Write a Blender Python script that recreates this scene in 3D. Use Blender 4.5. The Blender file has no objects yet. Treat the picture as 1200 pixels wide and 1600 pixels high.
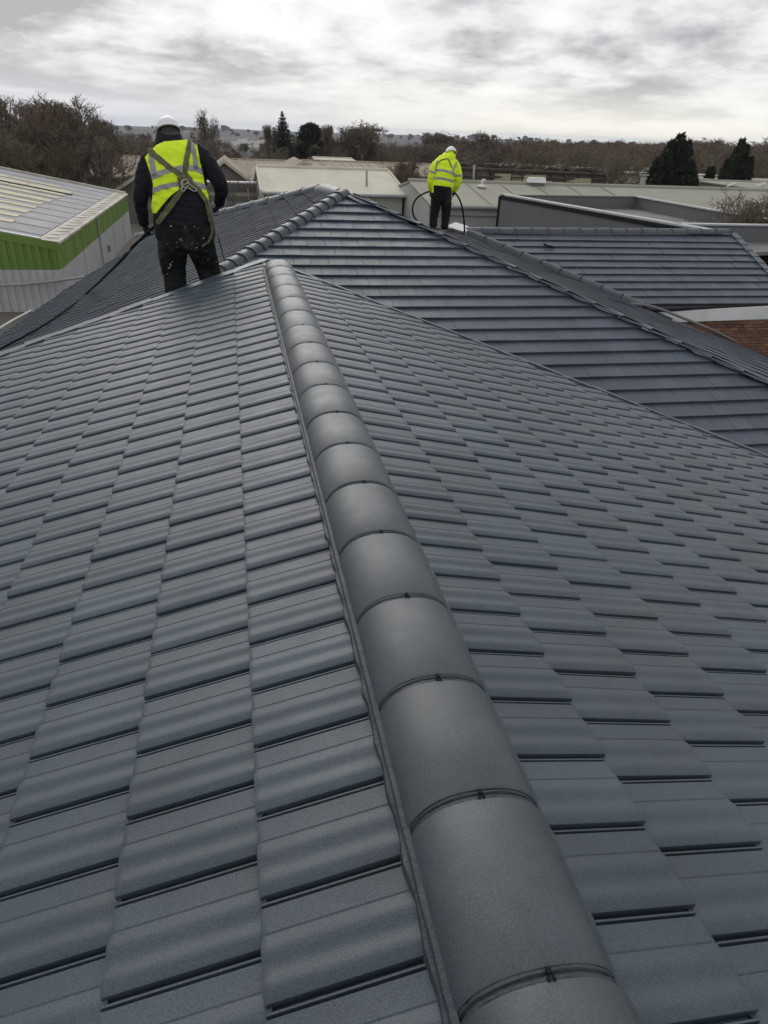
import bpy, bmesh, math, random
import numpy as np
from mathutils import Vector, Matrix
from mathutils.bvhtree import BVHTree

random.seed(7)
rng = np.random.default_rng(11)
S = bpy.context.scene
COL = S.collection
CZ = 7.0                                   # camera height above the yard

# ------------------------------------------------------------------ camera
RC = np.array([[0.98099266, -0.19059393, 0.03643283],
               [-0.05910868, -0.47234121, -0.8794316],
               [0.18482305, 0.86056245, -0.47462902]])
FPX = 1105.156
cam_d = bpy.data.cameras.new('camera')
cam_d.sensor_fit = 'HORIZONTAL'
cam_d.sensor_width = 36.0
cam_d.lens = 36.0 * FPX / 1200.0
cam_d.clip_start = 0.05
cam_d.clip_end = 20000
cam = bpy.data.objects.new('camera', cam_d)
COL.objects.link(cam)
r_, u_, b_ = RC[0], -RC[1], -RC[2]
cam.matrix_world = Matrix(((r_[0], u_[0], b_[0], 0), (r_[1], u_[1], b_[1], 0), (r_[2], u_[2], b_[2], CZ), (0, 0, 0, 1)))
S.camera = cam

# ------------------------------------------------------------------ sky and light
world = bpy.data.worlds.new('World')
S.world = world
world.use_nodes = True
SUN_EL, SUN_ROT = math.radians(30), math.radians(-3)


def build_world():
    nt = world.node_tree
    N = nt.nodes
    L = nt.links
    N.clear()

    def n(t, **k):
        x = N.new(t)
        for a, b in k.items():
            setattr(x, a, b)
        return x

    def math_(op, a, b=None):
        m = n('ShaderNodeMath', operation=op)
        for i, v in enumerate((a, b)):
            if v is None:
                continue
            if isinstance(v, (int, float)):
                m.inputs[i].default_value = v
            else:
                L.new(v, m.inputs[i])
        return m.outputs[0]

    out = n('ShaderNodeOutputWorld')
    bg = n('ShaderNodeBackground')
    bg.inputs['Strength'].default_value = 0.105
    tc = n('ShaderNodeTexCoord')
    sep = n('ShaderNodeSeparateXYZ')
    L.new(tc.outputs['Generated'], sep.inputs[0])
    zc = math_('MAXIMUM', sep.outputs[2], 0.0)
    zz = math_('DIVIDE', zc, math_('ADD', zc, 0.16))
    comb = n('ShaderNodeCombineXYZ')
    L.new(sep.outputs[0], comb.inputs[0])
    L.new(sep.outputs[1], comb.inputs[1])
    L.new(math_('MULTIPLY', zz, 0.95), comb.inputs[2])

    def noise(scale, detail, rough, off, sx=1.0, sy=1.0, dist=0.0):
        mp = n('ShaderNodeMapping')
        mp.inputs['Location'].default_value = off
        mp.inputs['Scale'].default_value = (sx, sx, sy)
        L.new(comb.outputs[0], mp.inputs[0])
        t = n('ShaderNodeTexNoise')
        t.inputs['Scale'].default_value = scale
        t.inputs['Detail'].default_value = detail
        t.inputs['Roughness'].default_value = rough
        t.inputs['Distortion'].default_value = dist
        L.new(mp.outputs[0], t.inputs['Vector'])
        return t.outputs['Fac']

    a = noise(5.6, 9, 0.57, (3.4, 1.1, 0.3), 1.0, 1.25, 0.12)
    b = noise(15.0, 8, 0.60, (7.3, 2.2, 4), 1.0, 1.3, 0.15)
    s = math_('ADD', math_('MULTIPLY', a, 0.70), math_('MULTIPLY', b, 0.30))
    ramp = n('ShaderNodeValToRGB')
    el = ramp.color_ramp.elements
    el[0].position = 0.41
    el[0].color = (4.2, 4.2, 4.5, 1)
    el[1].position = 0.62
    el[1].color = (9.6, 9.6, 9.5, 1)
    e = el.new(0.47)
    e.color = (6.1, 6.05, 6.25, 1)
    e = el.new(0.535)
    e.color = (8.2, 8.15, 8.25, 1)
    L.new(s, ramp.inputs[0])
    # the low band of the sky: a bright break of thin cloud to the right of the view, bluish cloud to the left
    low = n('ShaderNodeMapRange')
    low.inputs['From Min'].default_value = 0.0
    low.inputs['From Max'].default_value = 0.075
    low.inputs['To Min'].default_value = 1.0
    low.inputs['To Max'].default_value = 0.0
    low.interpolation_type = 'SMOOTHSTEP'
    L.new(zc, low.inputs[0])
    az = n('ShaderNodeMapRange')
    az.inputs['From Min'].default_value = -0.15
    az.inputs['From Max'].default_value = 0.45
    az.interpolation_type = 'SMOOTHSTEP'
    L.new(sep.outputs[0], az.inputs[0])
    hc = n('ShaderNodeMixRGB')
    hc.inputs[1].default_value = (6.1, 6.6, 7.5, 1)
    hc.inputs[2].default_value = (9.6, 9.5, 8.7, 1)
    L.new(az.outputs[0], hc.inputs[0])
    m1 = n('ShaderNodeMixRGB')
    L.new(math_('MULTIPLY', low.outputs[0], 0.8), m1.inputs[0])
    L.new(ramp.outputs[0], m1.inputs[1])
    L.new(hc.outputs[0], m1.inputs[2])
    sky = n('ShaderNodeTexSky', sky_type='NISHITA')
    sky.sun_disc = False
    sky.sun_elevation = SUN_EL
    sky.sun_rotation = SUN_ROT
    m2 = n('ShaderNodeMixRGB')
    m2.inputs[0].default_value = 0.95
    L.new(sky.outputs[0], m2.inputs[1])
    L.new(m1.outputs[0], m2.inputs[2])
    L.new(m2.outputs[0], bg.inputs['Color'])
    L.new(bg.outputs[0], out.inputs['Surface'])


build_world()
sun_d = bpy.data.lights.new('sun', 'SUN')
sun_d.energy = 1.05
sun_d.angle = math.radians(40)
sun_d.color = (1.0, 0.96, 0.9)
sun = bpy.data.objects.new('sun', sun_d)
COL.objects.link(sun)
# Nishita: rotation 0 puts the sun at +Y, growing clockwise seen from above
sdir = Vector((math.sin(SUN_ROT) * math.cos(SUN_EL), math.cos(SUN_ROT) * math.cos(SUN_EL), math.sin(SUN_EL)))
sun.rotation_euler = sdir.to_track_quat('Z', 'Y').to_euler()
S.view_settings.view_transform = 'Standard'
S.view_settings.look = 'None'
S.view_settings.exposure = 0.0
S.view_settings.gamma = 1.0
S.view_settings.use_curve_mapping = False

# ------------------------------------------------------------------ helpers


def ray(px, py):
    return RC.T @ np.array([px - 600.0, py - 800.0, FPX])


def at(px, py, Y=None, Z=None):
    """point of the place seen at a pixel of the photograph, at distance Y ahead or at height Z below/above the eye (eye = 0)"""
    r = ray(px, py)
    r = r * (Y / r[1]) if Y is not None else r * (Z / r[2])
    return Vector((r[0], r[1], r[2] + CZ))


def onplane(px, py, nrm, dd):
    r = ray(px, py)
    r = r * (dd / (np.array(nrm) @ r))
    return Vector((r[0], r[1], r[2] + CZ))


def project(P):
    c = RC @ (np.asarray(P, float) - np.array([0, 0, CZ]))
    return 600 + FPX * c[0] / c[2], 800 + FPX * c[1] / c[2], c[2]


def tag(o, label=None, cat=None, group=None, kind=None):
    if label:
        o['label'] = label
    if cat:
        o['category'] = cat
    if group:
        o['group'] = group
    if kind:
        o['kind'] = kind
    return o


def link(o, parent=None):
    COL.objects.link(o)
    if parent is not None:
        o.parent = parent
        o.matrix_parent_inverse = parent.matrix_world.inverted() if parent.parent is None else Matrix()
    return o


def empty(name, loc, label, cat, group=None):
    o = bpy.data.objects.new(name, None)
    o.location = loc
    o.empty_display_size = 0.2
    COL.objects.link(o)
    o.matrix_world = Matrix.Translation(loc)
    return tag(o, label, cat, group)


def mesh_obj(name, verts, faces, mat, parent=None, smooth=False, sharp=None):
    """verts are in world coordinates; a child keeps its place under a parent that only has a translation"""
    me = bpy.data.meshes.new(name)
    me.from_pydata([tuple(v) for v in verts], [], [tuple(f) for f in faces])
    if mat is not None:
        me.materials.append(mat)
    if smooth:
        me.polygons.foreach_set('use_smooth', [True] * len(me.polygons))
        if sharp:
            me.set_sharp_from_angle(angle=math.radians(sharp))
    me.update()
    o = bpy.data.objects.new(name, me)
    return link(o, parent)


class MB:
    """collects simple shapes that become one mesh"""

    def __init__(s):
        s.v = []
        s.f = []

    def add(s, v, f):
        k = len(s.v)
        s.v += [tuple(x) for x in v]
        s.f += [tuple(i + k for i in q) for q in f]
        return s

    def box(s, c, size, rz=0.0, M=None):
        x, y, z = (a / 2 for a in size)
        vs = [Vector((i * x, j * y, k * z)) for i in (-1, 1) for j in (-1, 1) for k in (-1, 1)]
        R = Matrix.Rotation(rz, 3, 'Z') if M is None else M
        vs = [R @ p + Vector(c) for p in vs]
        return s.add(vs, [(0, 1, 3, 2), (4, 6, 7, 5), (0, 4, 5, 1), (2, 3, 7, 6), (0, 2, 6, 4), (1, 5, 7, 3)])

    def hexa(s, p):
        """eight corners: bottom ring of four, top ring of four"""
        return s.add(p, [(3, 2, 1, 0), (4, 5, 6, 7), (0, 1, 5, 4), (1, 2, 6, 5), (2, 3, 7, 6), (3, 0, 4, 7)])

    def slab(s, poly, thick):
        """polygon with thickness along -normal"""
        p = [Vector(q) for q in poly]
        n = (p[1] - p[0]).cross(p[2] - p[0]).normalized() * thick
        k = len(p)
        vs = p + [q - n for q in p]
        fs = [tuple(range(k)), tuple(range(2 * k - 1, k - 1, -1))]
        fs += [(i, i + k, (i + 1) % k + k, (i + 1) % k) for i in range(k)]
        return s.add(vs, fs)

    def tube(s, pts, r, sides=8, caps=True):
        pts = [Vector(p) for p in pts]
        rr = r if isinstance(r, (list, tuple)) else [r] * len(pts)
        rings = []
        t0 = (pts[1] - pts[0]).normalized()
        a = t0.orthogonal().normalized()
        for i, p in enumerate(pts):
            if i == 0:
                t = pts[1] - pts[0]
            elif i == len(pts) - 1:
                t = pts[-1] - pts[-2]
            else:
                t = pts[i + 1] - pts[i - 1]
            t.normalize()
            a = (a - t * a.dot(t)).normalized()
            b = t.cross(a)
            rings.append([p + (a * math.cos(2 * math.pi * j / sides) + b * math.sin(2 * math.pi * j / sides)) * rr[i] for j in range(sides)])
        vs = [q for R in rings for q in R]
        fs = []
        for i in range(len(pts) - 1):
            for j in range(sides):
                k = (j + 1) % sides
                fs.append((i * sides + j, i * sides + k, (i + 1) * sides + k, (i + 1) * sides + j))
        if caps:
            fs.append(tuple(range(sides - 1, -1, -1)))
            fs.append(tuple(range((len(pts) - 1) * sides, len(pts) * sides)))
        return s.add(vs, fs)

    def build(s, name, mat, parent=None, smooth=False, sharp=None):
        return mesh_obj(name, s.v, s.f, mat, parent, smooth, sharp)


def spline(pts, n=8):
    P = [Vector(p) for p in pts]
    P = [P[0] * 2 - P[1]] + P + [P[-1] * 2 - P[-2]]
    out = []
    for i in range(1, len(P) - 2):
        for k in range(n):
            t = k / n
            a, b, c, d = P[i - 1], P[i], P[i + 1], P[i + 2]
            out.append(0.5 * ((2 * b) + (c - a) * t + (2 * a - 5 * b + 4 * c - d) * t * t + (3 * b - a - 3 * c + d) * t ** 3))
    out.append(P[-2])
    return out


# ------------------------------------------------------------------ materials
def mat(name, base, rough=0.7, var=0.15, vscale=3.0, bump=0.0, bscale=40.0, spec=0.5, metallic=0.0, per_obj=0.0,
        fine=0.0, fscale=120.0, stain=None, stain_scale=1.0, stain_amt=0.5, coords='Object', stretch=None, tone2=None):
    m = bpy.data.materials.new(name)
    m.use_nodes = True
    nt = m.node_tree
    N, L = nt.nodes, nt.links
    bs = N['Principled BSDF']
    bs.inputs['Roughness'].default_value = rough
    bs.inputs['Specular IOR Level'].default_value = spec
    bs.inputs['Metallic'].default_value = metallic
    geo = N.new('ShaderNodeNewGeometry')
    vec = geo.outputs['Position']
    if stretch:
        mp = N.new('ShaderNodeMapping')
        mp.inputs['Scale'].default_value = stretch
        L.new(vec, mp.inputs[0])
        vecs = mp.outputs[0]
    else:
        vecs = vec

    def noise(scale, detail=4, rg=0.55, v=vec):
        t = N.new('ShaderNodeTexNoise')
        t.inputs['Scale'].default_value = scale
        t.inputs['Detail'].default_value = detail
        t.inputs['Roughness'].default_value = rg
        L.new(v, t.inputs['Vector'])
        return t.outputs['Fac']

    def mr(x, lo, hi, a=0.3, b=0.7):
        r = N.new('ShaderNodeMapRange')
        r.inputs['From Min'].default_value = a
        r.inputs['From Max'].default_value = b
        r.inputs['To Min'].default_value = lo
        r.inputs['To Max'].default_value = hi
        L.new(x, r.inputs[0])
        return r.outputs[0]

    def mul(a, b):
        x = N.new('ShaderNodeMath')
        x.operation = 'MULTIPLY'
        L.new(a, x.inputs[0])
        L.new(b, x.inputs[1])
        return x.outputs[0]

    val = mr(noise(vscale, 5, 0.6, vecs), 1 - var, 1 + var)
    if fine:
        val = mul(val, mr(noise(fscale, 3, 0.7), 1 - fine, 1 + fine))
    if per_obj:
        oi = N.new('ShaderNodeObjectInfo')
        val = mul(val, mr(oi.outputs['Random'], 1 - per_obj, 1 + per_obj, 0, 1))
    rgb = N.new('ShaderNodeRGB')
    rgb.outputs[0].default_value = (*base, 1)
    colr = rgb.outputs[0]
    if tone2:
        mx = N.new('ShaderNodeMixRGB')
        L.new(mr(noise(tone2[1], 4, 0.6, vecs), 0, 1, 0.42, 0.6), mx.inputs[0])
        L.new(colr, mx.inputs[1])
        mx.inputs[2].default_value = (*tone2[0], 1)
        colr = mx.outputs[0]
    if stain:
        mx = N.new('ShaderNodeMixRGB')
        L.new(mr(noise(stain_scale, 6, 0.65, vecs), 0, stain_amt, 0.5, 0.72), mx.inputs[0])
        L.new(colr, mx.inputs[1])
        mx.inputs[2].default_value = (*stain, 1)
        colr = mx.outputs[0]
    vm = N.new('ShaderNodeVectorMath')
    vm.operation = 'SCALE'
    L.new(colr, vm.inputs[0])
    L.new(val, vm.inputs['Scale'])
    L.new(vm.outputs[0], bs.inputs['Base Color'])
    L.new(mr(noise(vscale * 2.3, 3), max(0.05, rough - 0.06), min(1, rough + 0.06)), bs.inputs['Roughness'])
    if bump:
        bp = N.new('ShaderNodeBump')
        bp.inputs['Strength'].default_value = bump
        bp.inputs['Distance'].default_value = 0.01
        L.new(noise(bscale, 4, 0.65), bp.inputs['Height'])
        L.new(bp.outputs[0], bs.inputs['Normal'])
    return m


SLATE = (0.046, 0.066, 0.086)
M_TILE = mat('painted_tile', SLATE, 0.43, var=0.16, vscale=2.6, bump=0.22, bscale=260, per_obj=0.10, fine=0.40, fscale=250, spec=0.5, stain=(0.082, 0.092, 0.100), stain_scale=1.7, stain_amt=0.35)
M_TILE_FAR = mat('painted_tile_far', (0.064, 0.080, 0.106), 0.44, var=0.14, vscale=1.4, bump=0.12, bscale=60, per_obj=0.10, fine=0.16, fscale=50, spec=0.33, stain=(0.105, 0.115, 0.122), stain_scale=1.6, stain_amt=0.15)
M_RIDGE = mat('painted_ridge_tile', (0.050, 0.066, 0.078), 0.43, var=0.20, vscale=5, bump=0.22, bscale=300, per_obj=0.08, fine=0.36, fscale=260, spec=0.6, stain=(0.10, 0.10, 0.09), stain_scale=3.0, stain_amt=0.4)
M_TRIM = mat('painted_trim', (0.038, 0.048, 0.059), 0.55, var=0.25, vscale=18, bump=0.5, bscale=90)
M_DARK = mat('dark_rubber_and_shade', (0.008, 0.009, 0.011), 0.7, var=0.2, spec=0.18)
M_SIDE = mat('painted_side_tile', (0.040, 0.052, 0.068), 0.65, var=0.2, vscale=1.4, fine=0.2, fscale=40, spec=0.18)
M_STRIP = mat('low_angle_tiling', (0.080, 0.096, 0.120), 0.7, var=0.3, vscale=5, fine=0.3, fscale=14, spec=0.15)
M_UNDER = mat('roof_underlay', (0.03, 0.034, 0.04), 0.9, var=0.2)
M_WHITE = mat('white_painted_board', (0.70, 0.72, 0.71), 0.6, var=0.06, vscale=1.5, stain=(0.35, 0.36, 0.34), stain_scale=1.2, stain_amt=0.5)
M_BRICK = mat('red_brick', (0.19, 0.098, 0.068), 0.9, var=0.25, vscale=6, per_obj=0.3, fine=0.2, fscale=60)
M_MORTAR = mat('mortar', (0.30, 0.25, 0.21), 0.95, var=0.15)
M_GREY = mat('grey_render', (0.135, 0.138, 0.145), 0.75, var=0.06, vscale=0.8)
M_GREYD = mat('grey_roof_felt', (0.17, 0.175, 0.17), 0.8, var=0.18, vscale=0.7)
M_COPING = mat('metal_coping', (0.42, 0.43, 0.43), 0.45, var=0.15, vscale=3)
M_GUTTER = mat('black_gutter', (0.012, 0.013, 0.015), 0.7, spec=0.2)
M_CREAM = mat('cream_sheet_roof', (0.50, 0.48, 0.385), 0.75, var=0.08, vscale=0.6, stain=(0.38, 0.36, 0.28), stain_scale=0.8, stain_amt=0.6, stretch=(1, .3, .3))
M_CREAM2 = mat('dull_cream_sheet_roof', (0.285, 0.28, 0.225), 0.8, var=0.1, vscale=0.5, stain=(0.22, 0.215, 0.16), stain_scale=0.4, stain_amt=0.6)
M_WALLC = mat('pale_wall_panel', (0.40, 0.395, 0.355), 0.8, var=0.07, vscale=0.8)
M_WALLG = mat('grey_wall_panel', (0.35, 0.355, 0.34), 0.8, var=0.07, vscale=0.6)
M_ASB = mat('weathered_sheet_roof', (0.32, 0.27, 0.21), 0.9, var=0.12, vscale=0.8, stain=(0.20, 0.15, 0.11), stain_scale=0.7, stain_amt=0.8, stretch=(1, 0.2, 0.2))
M_ASBW = mat('weathered_wall', (0.17, 0.16, 0.14), 0.9, var=0.15, vscale=1)
M_GREEN = mat('green_cladding', (0.135, 0.235, 0.032), 0.5, var=0.12, vscale=0.8, stain=(0.075, 0.16, 0.03), stain_scale=0.9, stain_amt=0.6, stretch=(1, 1, .25))
M_PALEGREY = mat('pale_grey_cladding', (0.42, 0.43, 0.44), 0.6, var=0.06, vscale=0.8, stain=(0.33, 0.33, 0.32), stain_scale=1.0, stain_amt=0.4)
M_SHEDROOF = mat('grey_sheet_roof', (0.27, 0.28, 0.30), 0.7, var=0.1, vscale=0.7, stain=(0.2, 0.2, 0.21), stain_scale=0.5, stain_amt=0.6)
M_LIGHTSTRIP = mat('aged_rooflight', (0.42, 0.375, 0.235), 0.6, var=0.15, vscale=2, stain=(0.30, 0.27, 0.2), stain_scale=1.5, stain_amt=0.7)
M_GUTDIRT = mat('dirty_gutter', (0.50, 0.48, 0.41), 0.7, var=0.12, vscale=1.2, stain=(0.22, 0.18, 0.13), stain_scale=1.1, stain_amt=0.9)
M_BARK = mat('bark', (0.125, 0.108, 0.085), 0.95, var=0.25, vscale=3)
M_TWIG = mat('twigs', (0.150, 0.122, 0.092), 0.95, var=0.25, vscale=0.4)
M_TWIG2 = mat('olive_twigs', (0.140, 0.120, 0.078), 0.95, var=0.25, vscale=0.4)
M_TWIGRED = mat('russet_twigs', (0.155, 0.116, 0.088), 0.95, var=0.25, vscale=0.4)
M_CONIFER = mat('conifer_needles', (0.021, 0.033, 0.024), 0.9, var=0.3, vscale=1.5)
M_CONIFER2 = mat('cypress_foliage', (0.026, 0.034, 0.021), 0.9, var=0.35, vscale=1.0)
M_PAD = mat('bush_foliage', (0.06, 0.075, 0.03), 0.9, var=0.3, vscale=1.0)
M_METAL = mat('steel', (0.5, 0.5, 0.5), 0.35, metallic=1.0, var=0.05)
M_POLE = mat('grey_pole', (0.3, 0.3, 0.29), 0.5)
M_RUST = mat('rusty_steel', (0.07, 0.055, 0.045), 0.9, var=0.3, vscale=2, stain=(0.16, 0.12, 0.08), stain_scale=0.6, stain_amt=0.7)
M_BRIGHT = mat('bright_roof_sheet', (0.62, 0.62, 0.60), 0.5, var=0.08, vscale=0.4)

CAMH = 1.22
X0 = 0.4398
TL, TR = 0.2864, 0.2713
ZR = -CAMH - 0.0668            # where the two slopes would meet, below the eye
tL, tR = math.tan(TL), math.tan(TR)

# ------------------------------------------------------------------ tile shapes
#  tile space: x down the slope, y along the ridge, z away from the roof


def wave_profile(n_hump=10):
    """(v, z) from the lapped near edge v=0 to the channel at v=1"""
    p = [(0.0, -0.018), (0.004, 0.003), (0.018, 0.005)]
    for v, z in ((0.05, 0.0085), (0.09, 0.0125), (0.13, 0.0145), (0.18, 0.0125), (0.23, 0.0078), (0.28, 0.0052), (0.33, 0.0062), (0.38, 0.0098), (0.43, 0.0130), (0.48, 0.0125), (0.53, 0.0085), (0.57, 0.0052), (0.60, 0.0036)):
        p.append((v, 0.0032 + (z - 0.0032) * 0.72))
    p += [(0.615, 0.0012), (0.63, 0.0028), (0.78, 0.0012), (0.882, 0.0018), (0.888, -0.009), (0.915, -0.010), (0.922, -0.0005), (0.942, -0.0005), (0.950, -0.016), (1.03, -0.019)]
    return p


def tile_geo(w, g, prof, lift=0.017, lap=0.05, xs=None):
    xs = xs if xs is not None else [-0.012, g * 0.5, g - 0.016, g - 0.005, g]
    vs, fs = [], []
    m = len(prof)
    for k, x in enumerate(xs):
        base = lift * (x / g)
        if k == len(xs) - 1:
            base -= 0.0025
        for v, z in prof:
            vs.append((x, v * w, z + base))
    for i in range(len(xs) - 1):
        for j in range(m - 1):
            fs.append((i * m + j, (i + 1) * m + j, (i + 1) * m + j + 1, i * m + j + 1))
    k = len(vs)
    for v, z in prof:
        vs.append((g - 0.002, v * w, min(z, 0) + lift - 0.024))
    l = (len(xs) - 1) * m
    for j in range(m - 1):
        fs.append((l + j, k + j, k + j + 1, l + j + 1))
    # near side face
    k2 = len(vs)
    for x in xs:
        vs.append((x, 0.001, lift * x / g - 0.022))
    for i in range(len(xs) - 1):
        fs.append((i * m, k2 + i, k2 + i + 1, (i + 1) * m))
    return vs, fs


def flat_geo(w, g, thick=0.026, lift=0.034, lap=0.04, gap=0.002):
    a, b = gap / 2, w - gap / 2
    c = 0.004
    xs = [(-lap, 0.0), (g - c, lift), (g, lift - 0.003)]
    vs = []
    for x, z in xs:
        vs += [(x, a, z - 0.002), (x, a + c, z), (x, b - c, z), (x, b, z - 0.002)]
    fs = []
    for i in range(2):
        for j in range(3):
            fs.append((i * 4 + j, i * 4 + 4 + j, i * 4 + 5 + j, i * 4 + 1 + j))
    k = len(vs)
    for x, z in ((g - 0.001, lift - thick - 0.004), (-lap, -thick)):
        vs += [(x, a, z), (x, b, z)]
    fs += [(8, k, k + 1, 11), (8, 11, 10, 9)][:1]
    fs += [(0, k + 2, k, 8, 4), (3, 7, 11, k + 1, k + 3)]
    return vs, fs


def basis(down, along, origin):
    d = Vector(down).normalized()
    a = Vector(along)
    a = (a - d * a.dot(d)).normalized()
    n = d.cross(a)
    if n.z < 0:
        n = -n
    return Matrix(((d.x, a.x, n.x, origin[0]), (d.y, a.y, n.y, origin[1]), (d.z, a.z, n.z, origin[2]), (0, 0, 0, 1)))


def clip_mesh(vs, fs, planes):
    """vs in world space; keep the side where n.(p-o) >= 0"""
    bm = bmesh.new()
    bv = [bm.verts.new(v) for v in vs]
    for f in fs:
        try:
            bm.faces.new([bv[i] for i in f])
        except ValueError:
            pass
    for o, n in planes:
        geom = bm.verts[:] + bm.edges[:] + bm.faces[:]
        bmesh.ops.bisect_plane(bm, geom=geom, plane_co=o, plane_no=n, clear_inner=True, dist=1e-5)
    bm.verts.index_update()
    V = [v.co.copy() for v in bm.verts]
    F = [tuple(v.index for v in f.verts) for f in bm.faces]
    bm.free()
    return V, F


def lay_tiles(parent, specs, name, mat_, max_parts=300, sharp=30):
    """specs: list of dict(M=placing matrix, geo key, planes). The largest in the photograph become parts, the rest one joined part."""
    shared = {}
    items = []
    for s in specs:
        vs, fs = s['geo']
        M = s['M']
        c = M @ Vector(s['c'])
        if any((c - o).dot(n) < -s['rad'] for o, n in s['planes']):
            continue
        cut = [(o, n) for o, n in s['planes'] if (c - o).dot(n) < s['rad']]
        px, py, dep = project(c)
        if dep < 0.25:
            continue
        vis = -60 < px < 1260 and -60 < py < 1660 and not s.get('hidden', False)
        out = px < -500 or px > 1700 or py > 2300
        if out:
            continue
        items.append((vis, 1.0 / dep, s, cut, M))
    items.sort(key=lambda t: (not t[0], -t[1]))
    parts = [t for t in items if t[0]][:max_parts]
    rest = items[len(parts):]
    made = 0
    for vis, _, s, cut, M in parts:
        if cut:
            V, F = clip_mesh([M @ Vector(v) for v in s['geo'][0]], s['geo'][1], cut)
            if len(F) < 3:
                continue
            inv = M.inverted()
            V = [inv @ v for v in V]
            me = bpy.data.meshes.new(name)
            me.from_pydata([tuple(v) for v in V], [], F)
        else:
            key = s['key']
            if key not in shared:
                me = bpy.data.meshes.new(name)
                me.from_pydata(s['geo'][0], [], s['geo'][1])
                me.materials.append(mat_)
                me.polygons.foreach_set('use_smooth', [True] * len(me.polygons))
                me.set_sharp_from_angle(angle=math.radians(sharp))
                shared[key] = me
            me = shared[key]
        if not me.materials:
            me.materials.append(mat_)
            me.polygons.foreach_set('use_smooth', [True] * len(me.polygons))
            me.set_sharp_from_angle(angle=math.radians(sharp))
        o = bpy.data.objects.new(name, me)
        COL.objects.link(o)
        o.parent = parent
        o.matrix_parent_inverse = parent.matrix_world.inverted()
        j = s.get('jit', 1.0)
        J = Matrix.Translation((0, 0, random.uniform(-0.0012, 0.0012) * j)) @ Matrix.Rotation(random.gauss(0, 0.0035) * j, 4, 'Y') @ Matrix.Rotation(random.gauss(0, 0.0025) * j, 4, 'Z')
        o.matrix_basis = M @ (J if not cut else Matrix())
        made += 1
    AV, AF = [], []
    for vis, _, s, cut, M in rest:
        J = Matrix.Translation((0, 0, random.uniform(-0.0012, 0.0012))) @ Matrix.Rotation(random.gauss(0, 0.004), 4, 'Y')
        V = [M @ (J @ Vector(v)) for v in s['geo'][0]]
        F = s['geo'][1]
        if cut:
            V, F = clip_mesh(V, F, cut)
        k = len(AV)
        AV += V
        AF += [tuple(i + k for i in f) for f in F]
    if AF:
        o = mesh_obj(name + 's_beyond', AV, AF, mat_, parent, True, sharp)
        o.name = 'small_tiling'
        tag(o, kind='stuff')
    return made


# ================================================================== FRONT ROOF WING
wing = empty('front_roof_wing', (X0, 3.0, 0.0), 'near roof wing of wavy slate-grey tiles with a fat half-round ridge running away', 'roof')
ORG = Vector((X0, 0, ZR + CZ))
dL = Vector((-math.cos(TL), 0, -math.sin(TL)))
dR = Vector((math.cos(TR), 0, -math.sin(TR)))
AL = Vector((0, 1, 0))
# far edges of the two slopes, measured on the slopes
EL0, EL1 = Vector((0.30, 8.36)), Vector((-2.4, 7.56))
ER0, ER1 = Vector((0.50, 7.84)), Vector((4.52, 4.95))


def edge_plane(a, b):
    d = (b - a)
    n = Vector((d.y, -d.x))
    if n.y > 0:
        n = -n
    n.normalize()
    return Vector((a.x, a.y, 0)), Vector((n.x, n.y, 0))


PLo, PLn = edge_plane(EL0, EL1)
PRo, PRn = edge_plane(ER0, ER1)
specs = []
WL, GL, SL0 = 0.20824, 0.32556, 0.48365
WR, GR, SR0 = 0.20209, 0.31310, 0.42575
profN = wave_profile(10)
profF = [(0.0, -0.016), (0.006, 0.004), (0.05, 0.0090), (0.12, 0.0128), (0.19, 0.0102), (0.28, 0.0046), (0.37, 0.0080), (0.45, 0.0115), (0.53, 0.0075), (0.60, 0.0035), (0.62, 0.0015), (0.885, 0.0018), (0.895, -0.006), (0.92, 0.001), (0.95, -0.014), (1.03, -0.016)]
geoL = tile_geo(WL, GL, profN)
geoLf = tile_geo(WL, GL, profF)
geoR = tile_geo(WR, GR, profN)
geoRf = tile_geo(WR, GR, profF)
topL = 0.125
for k in range(-1, 10):
    s0 = SL0 + (k - 1) * GL
    ph = [0.8098, 0.7213, 0.8357 - WL, 1.3682 - 3 * WL][k + 1] if k < 3 else 0.7213 - 0.0905 * k
    for i in range(-9, 40):
        y = ph + i * WL
        far = y > 3.4
        g = geoLf if far else geoL
        M = basis(dL, AL, ORG + dL * s0 + AL * (y))
        if k == -1:
            M = basis(dL, AL, ORG + dL * s0 + AL * y)
        pl = [(PLo - PLn * -0.16, PLn)]
        if k == -1 or k == 0:
            pl = pl + [(ORG + dL * topL, dL)]
        specs.append(dict(M=M, geo=g, key=('L', far), c=(GL / 2, WL / 2, 0), rad=0.26, planes=pl))
SK = 0.05                      # the right slope's tiles run a little out of square
dRs = (dR + AL * SK).normalized()
for k in range(0, 16):
    ph = [0.5491, 0.9127, 2.0764, 2.6415][k] if k < 4 else 2.6415 - 0.0415 * (k - 3)
    s0 = SR0 + (k - 1) * GR
    for i in range(-18, 44):
        y = ph + i * WR
        far = y + 0.25 * k > 3.2
        g = geoRf if far else geoR
        M = basis(dRs, AL, ORG + dR * s0 + AL * (y - SK * GR))
        pl = [(PRo + PRn * 0.10, PRn)]
        if k == 0:
            pl = pl + [(ORG + dR * 0.13, dR)]
        specs.append(dict(M=M, geo=g, key=('R', far), c=(GR / 2, WR / 2, 0), rad=0.26, planes=pl))
lay_tiles(wing, specs, 'roof_tile', M_TILE, 300)


# decking under the tiles so that no gap shows through, and skirts under the far edges
def slope_pt(side, x, y, dz=0.0):
    z = ZR - (x - X0) * tR if side > 0 else ZR + (x - X0) * tL
    return Vector((x, y, z + CZ + dz))


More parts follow.
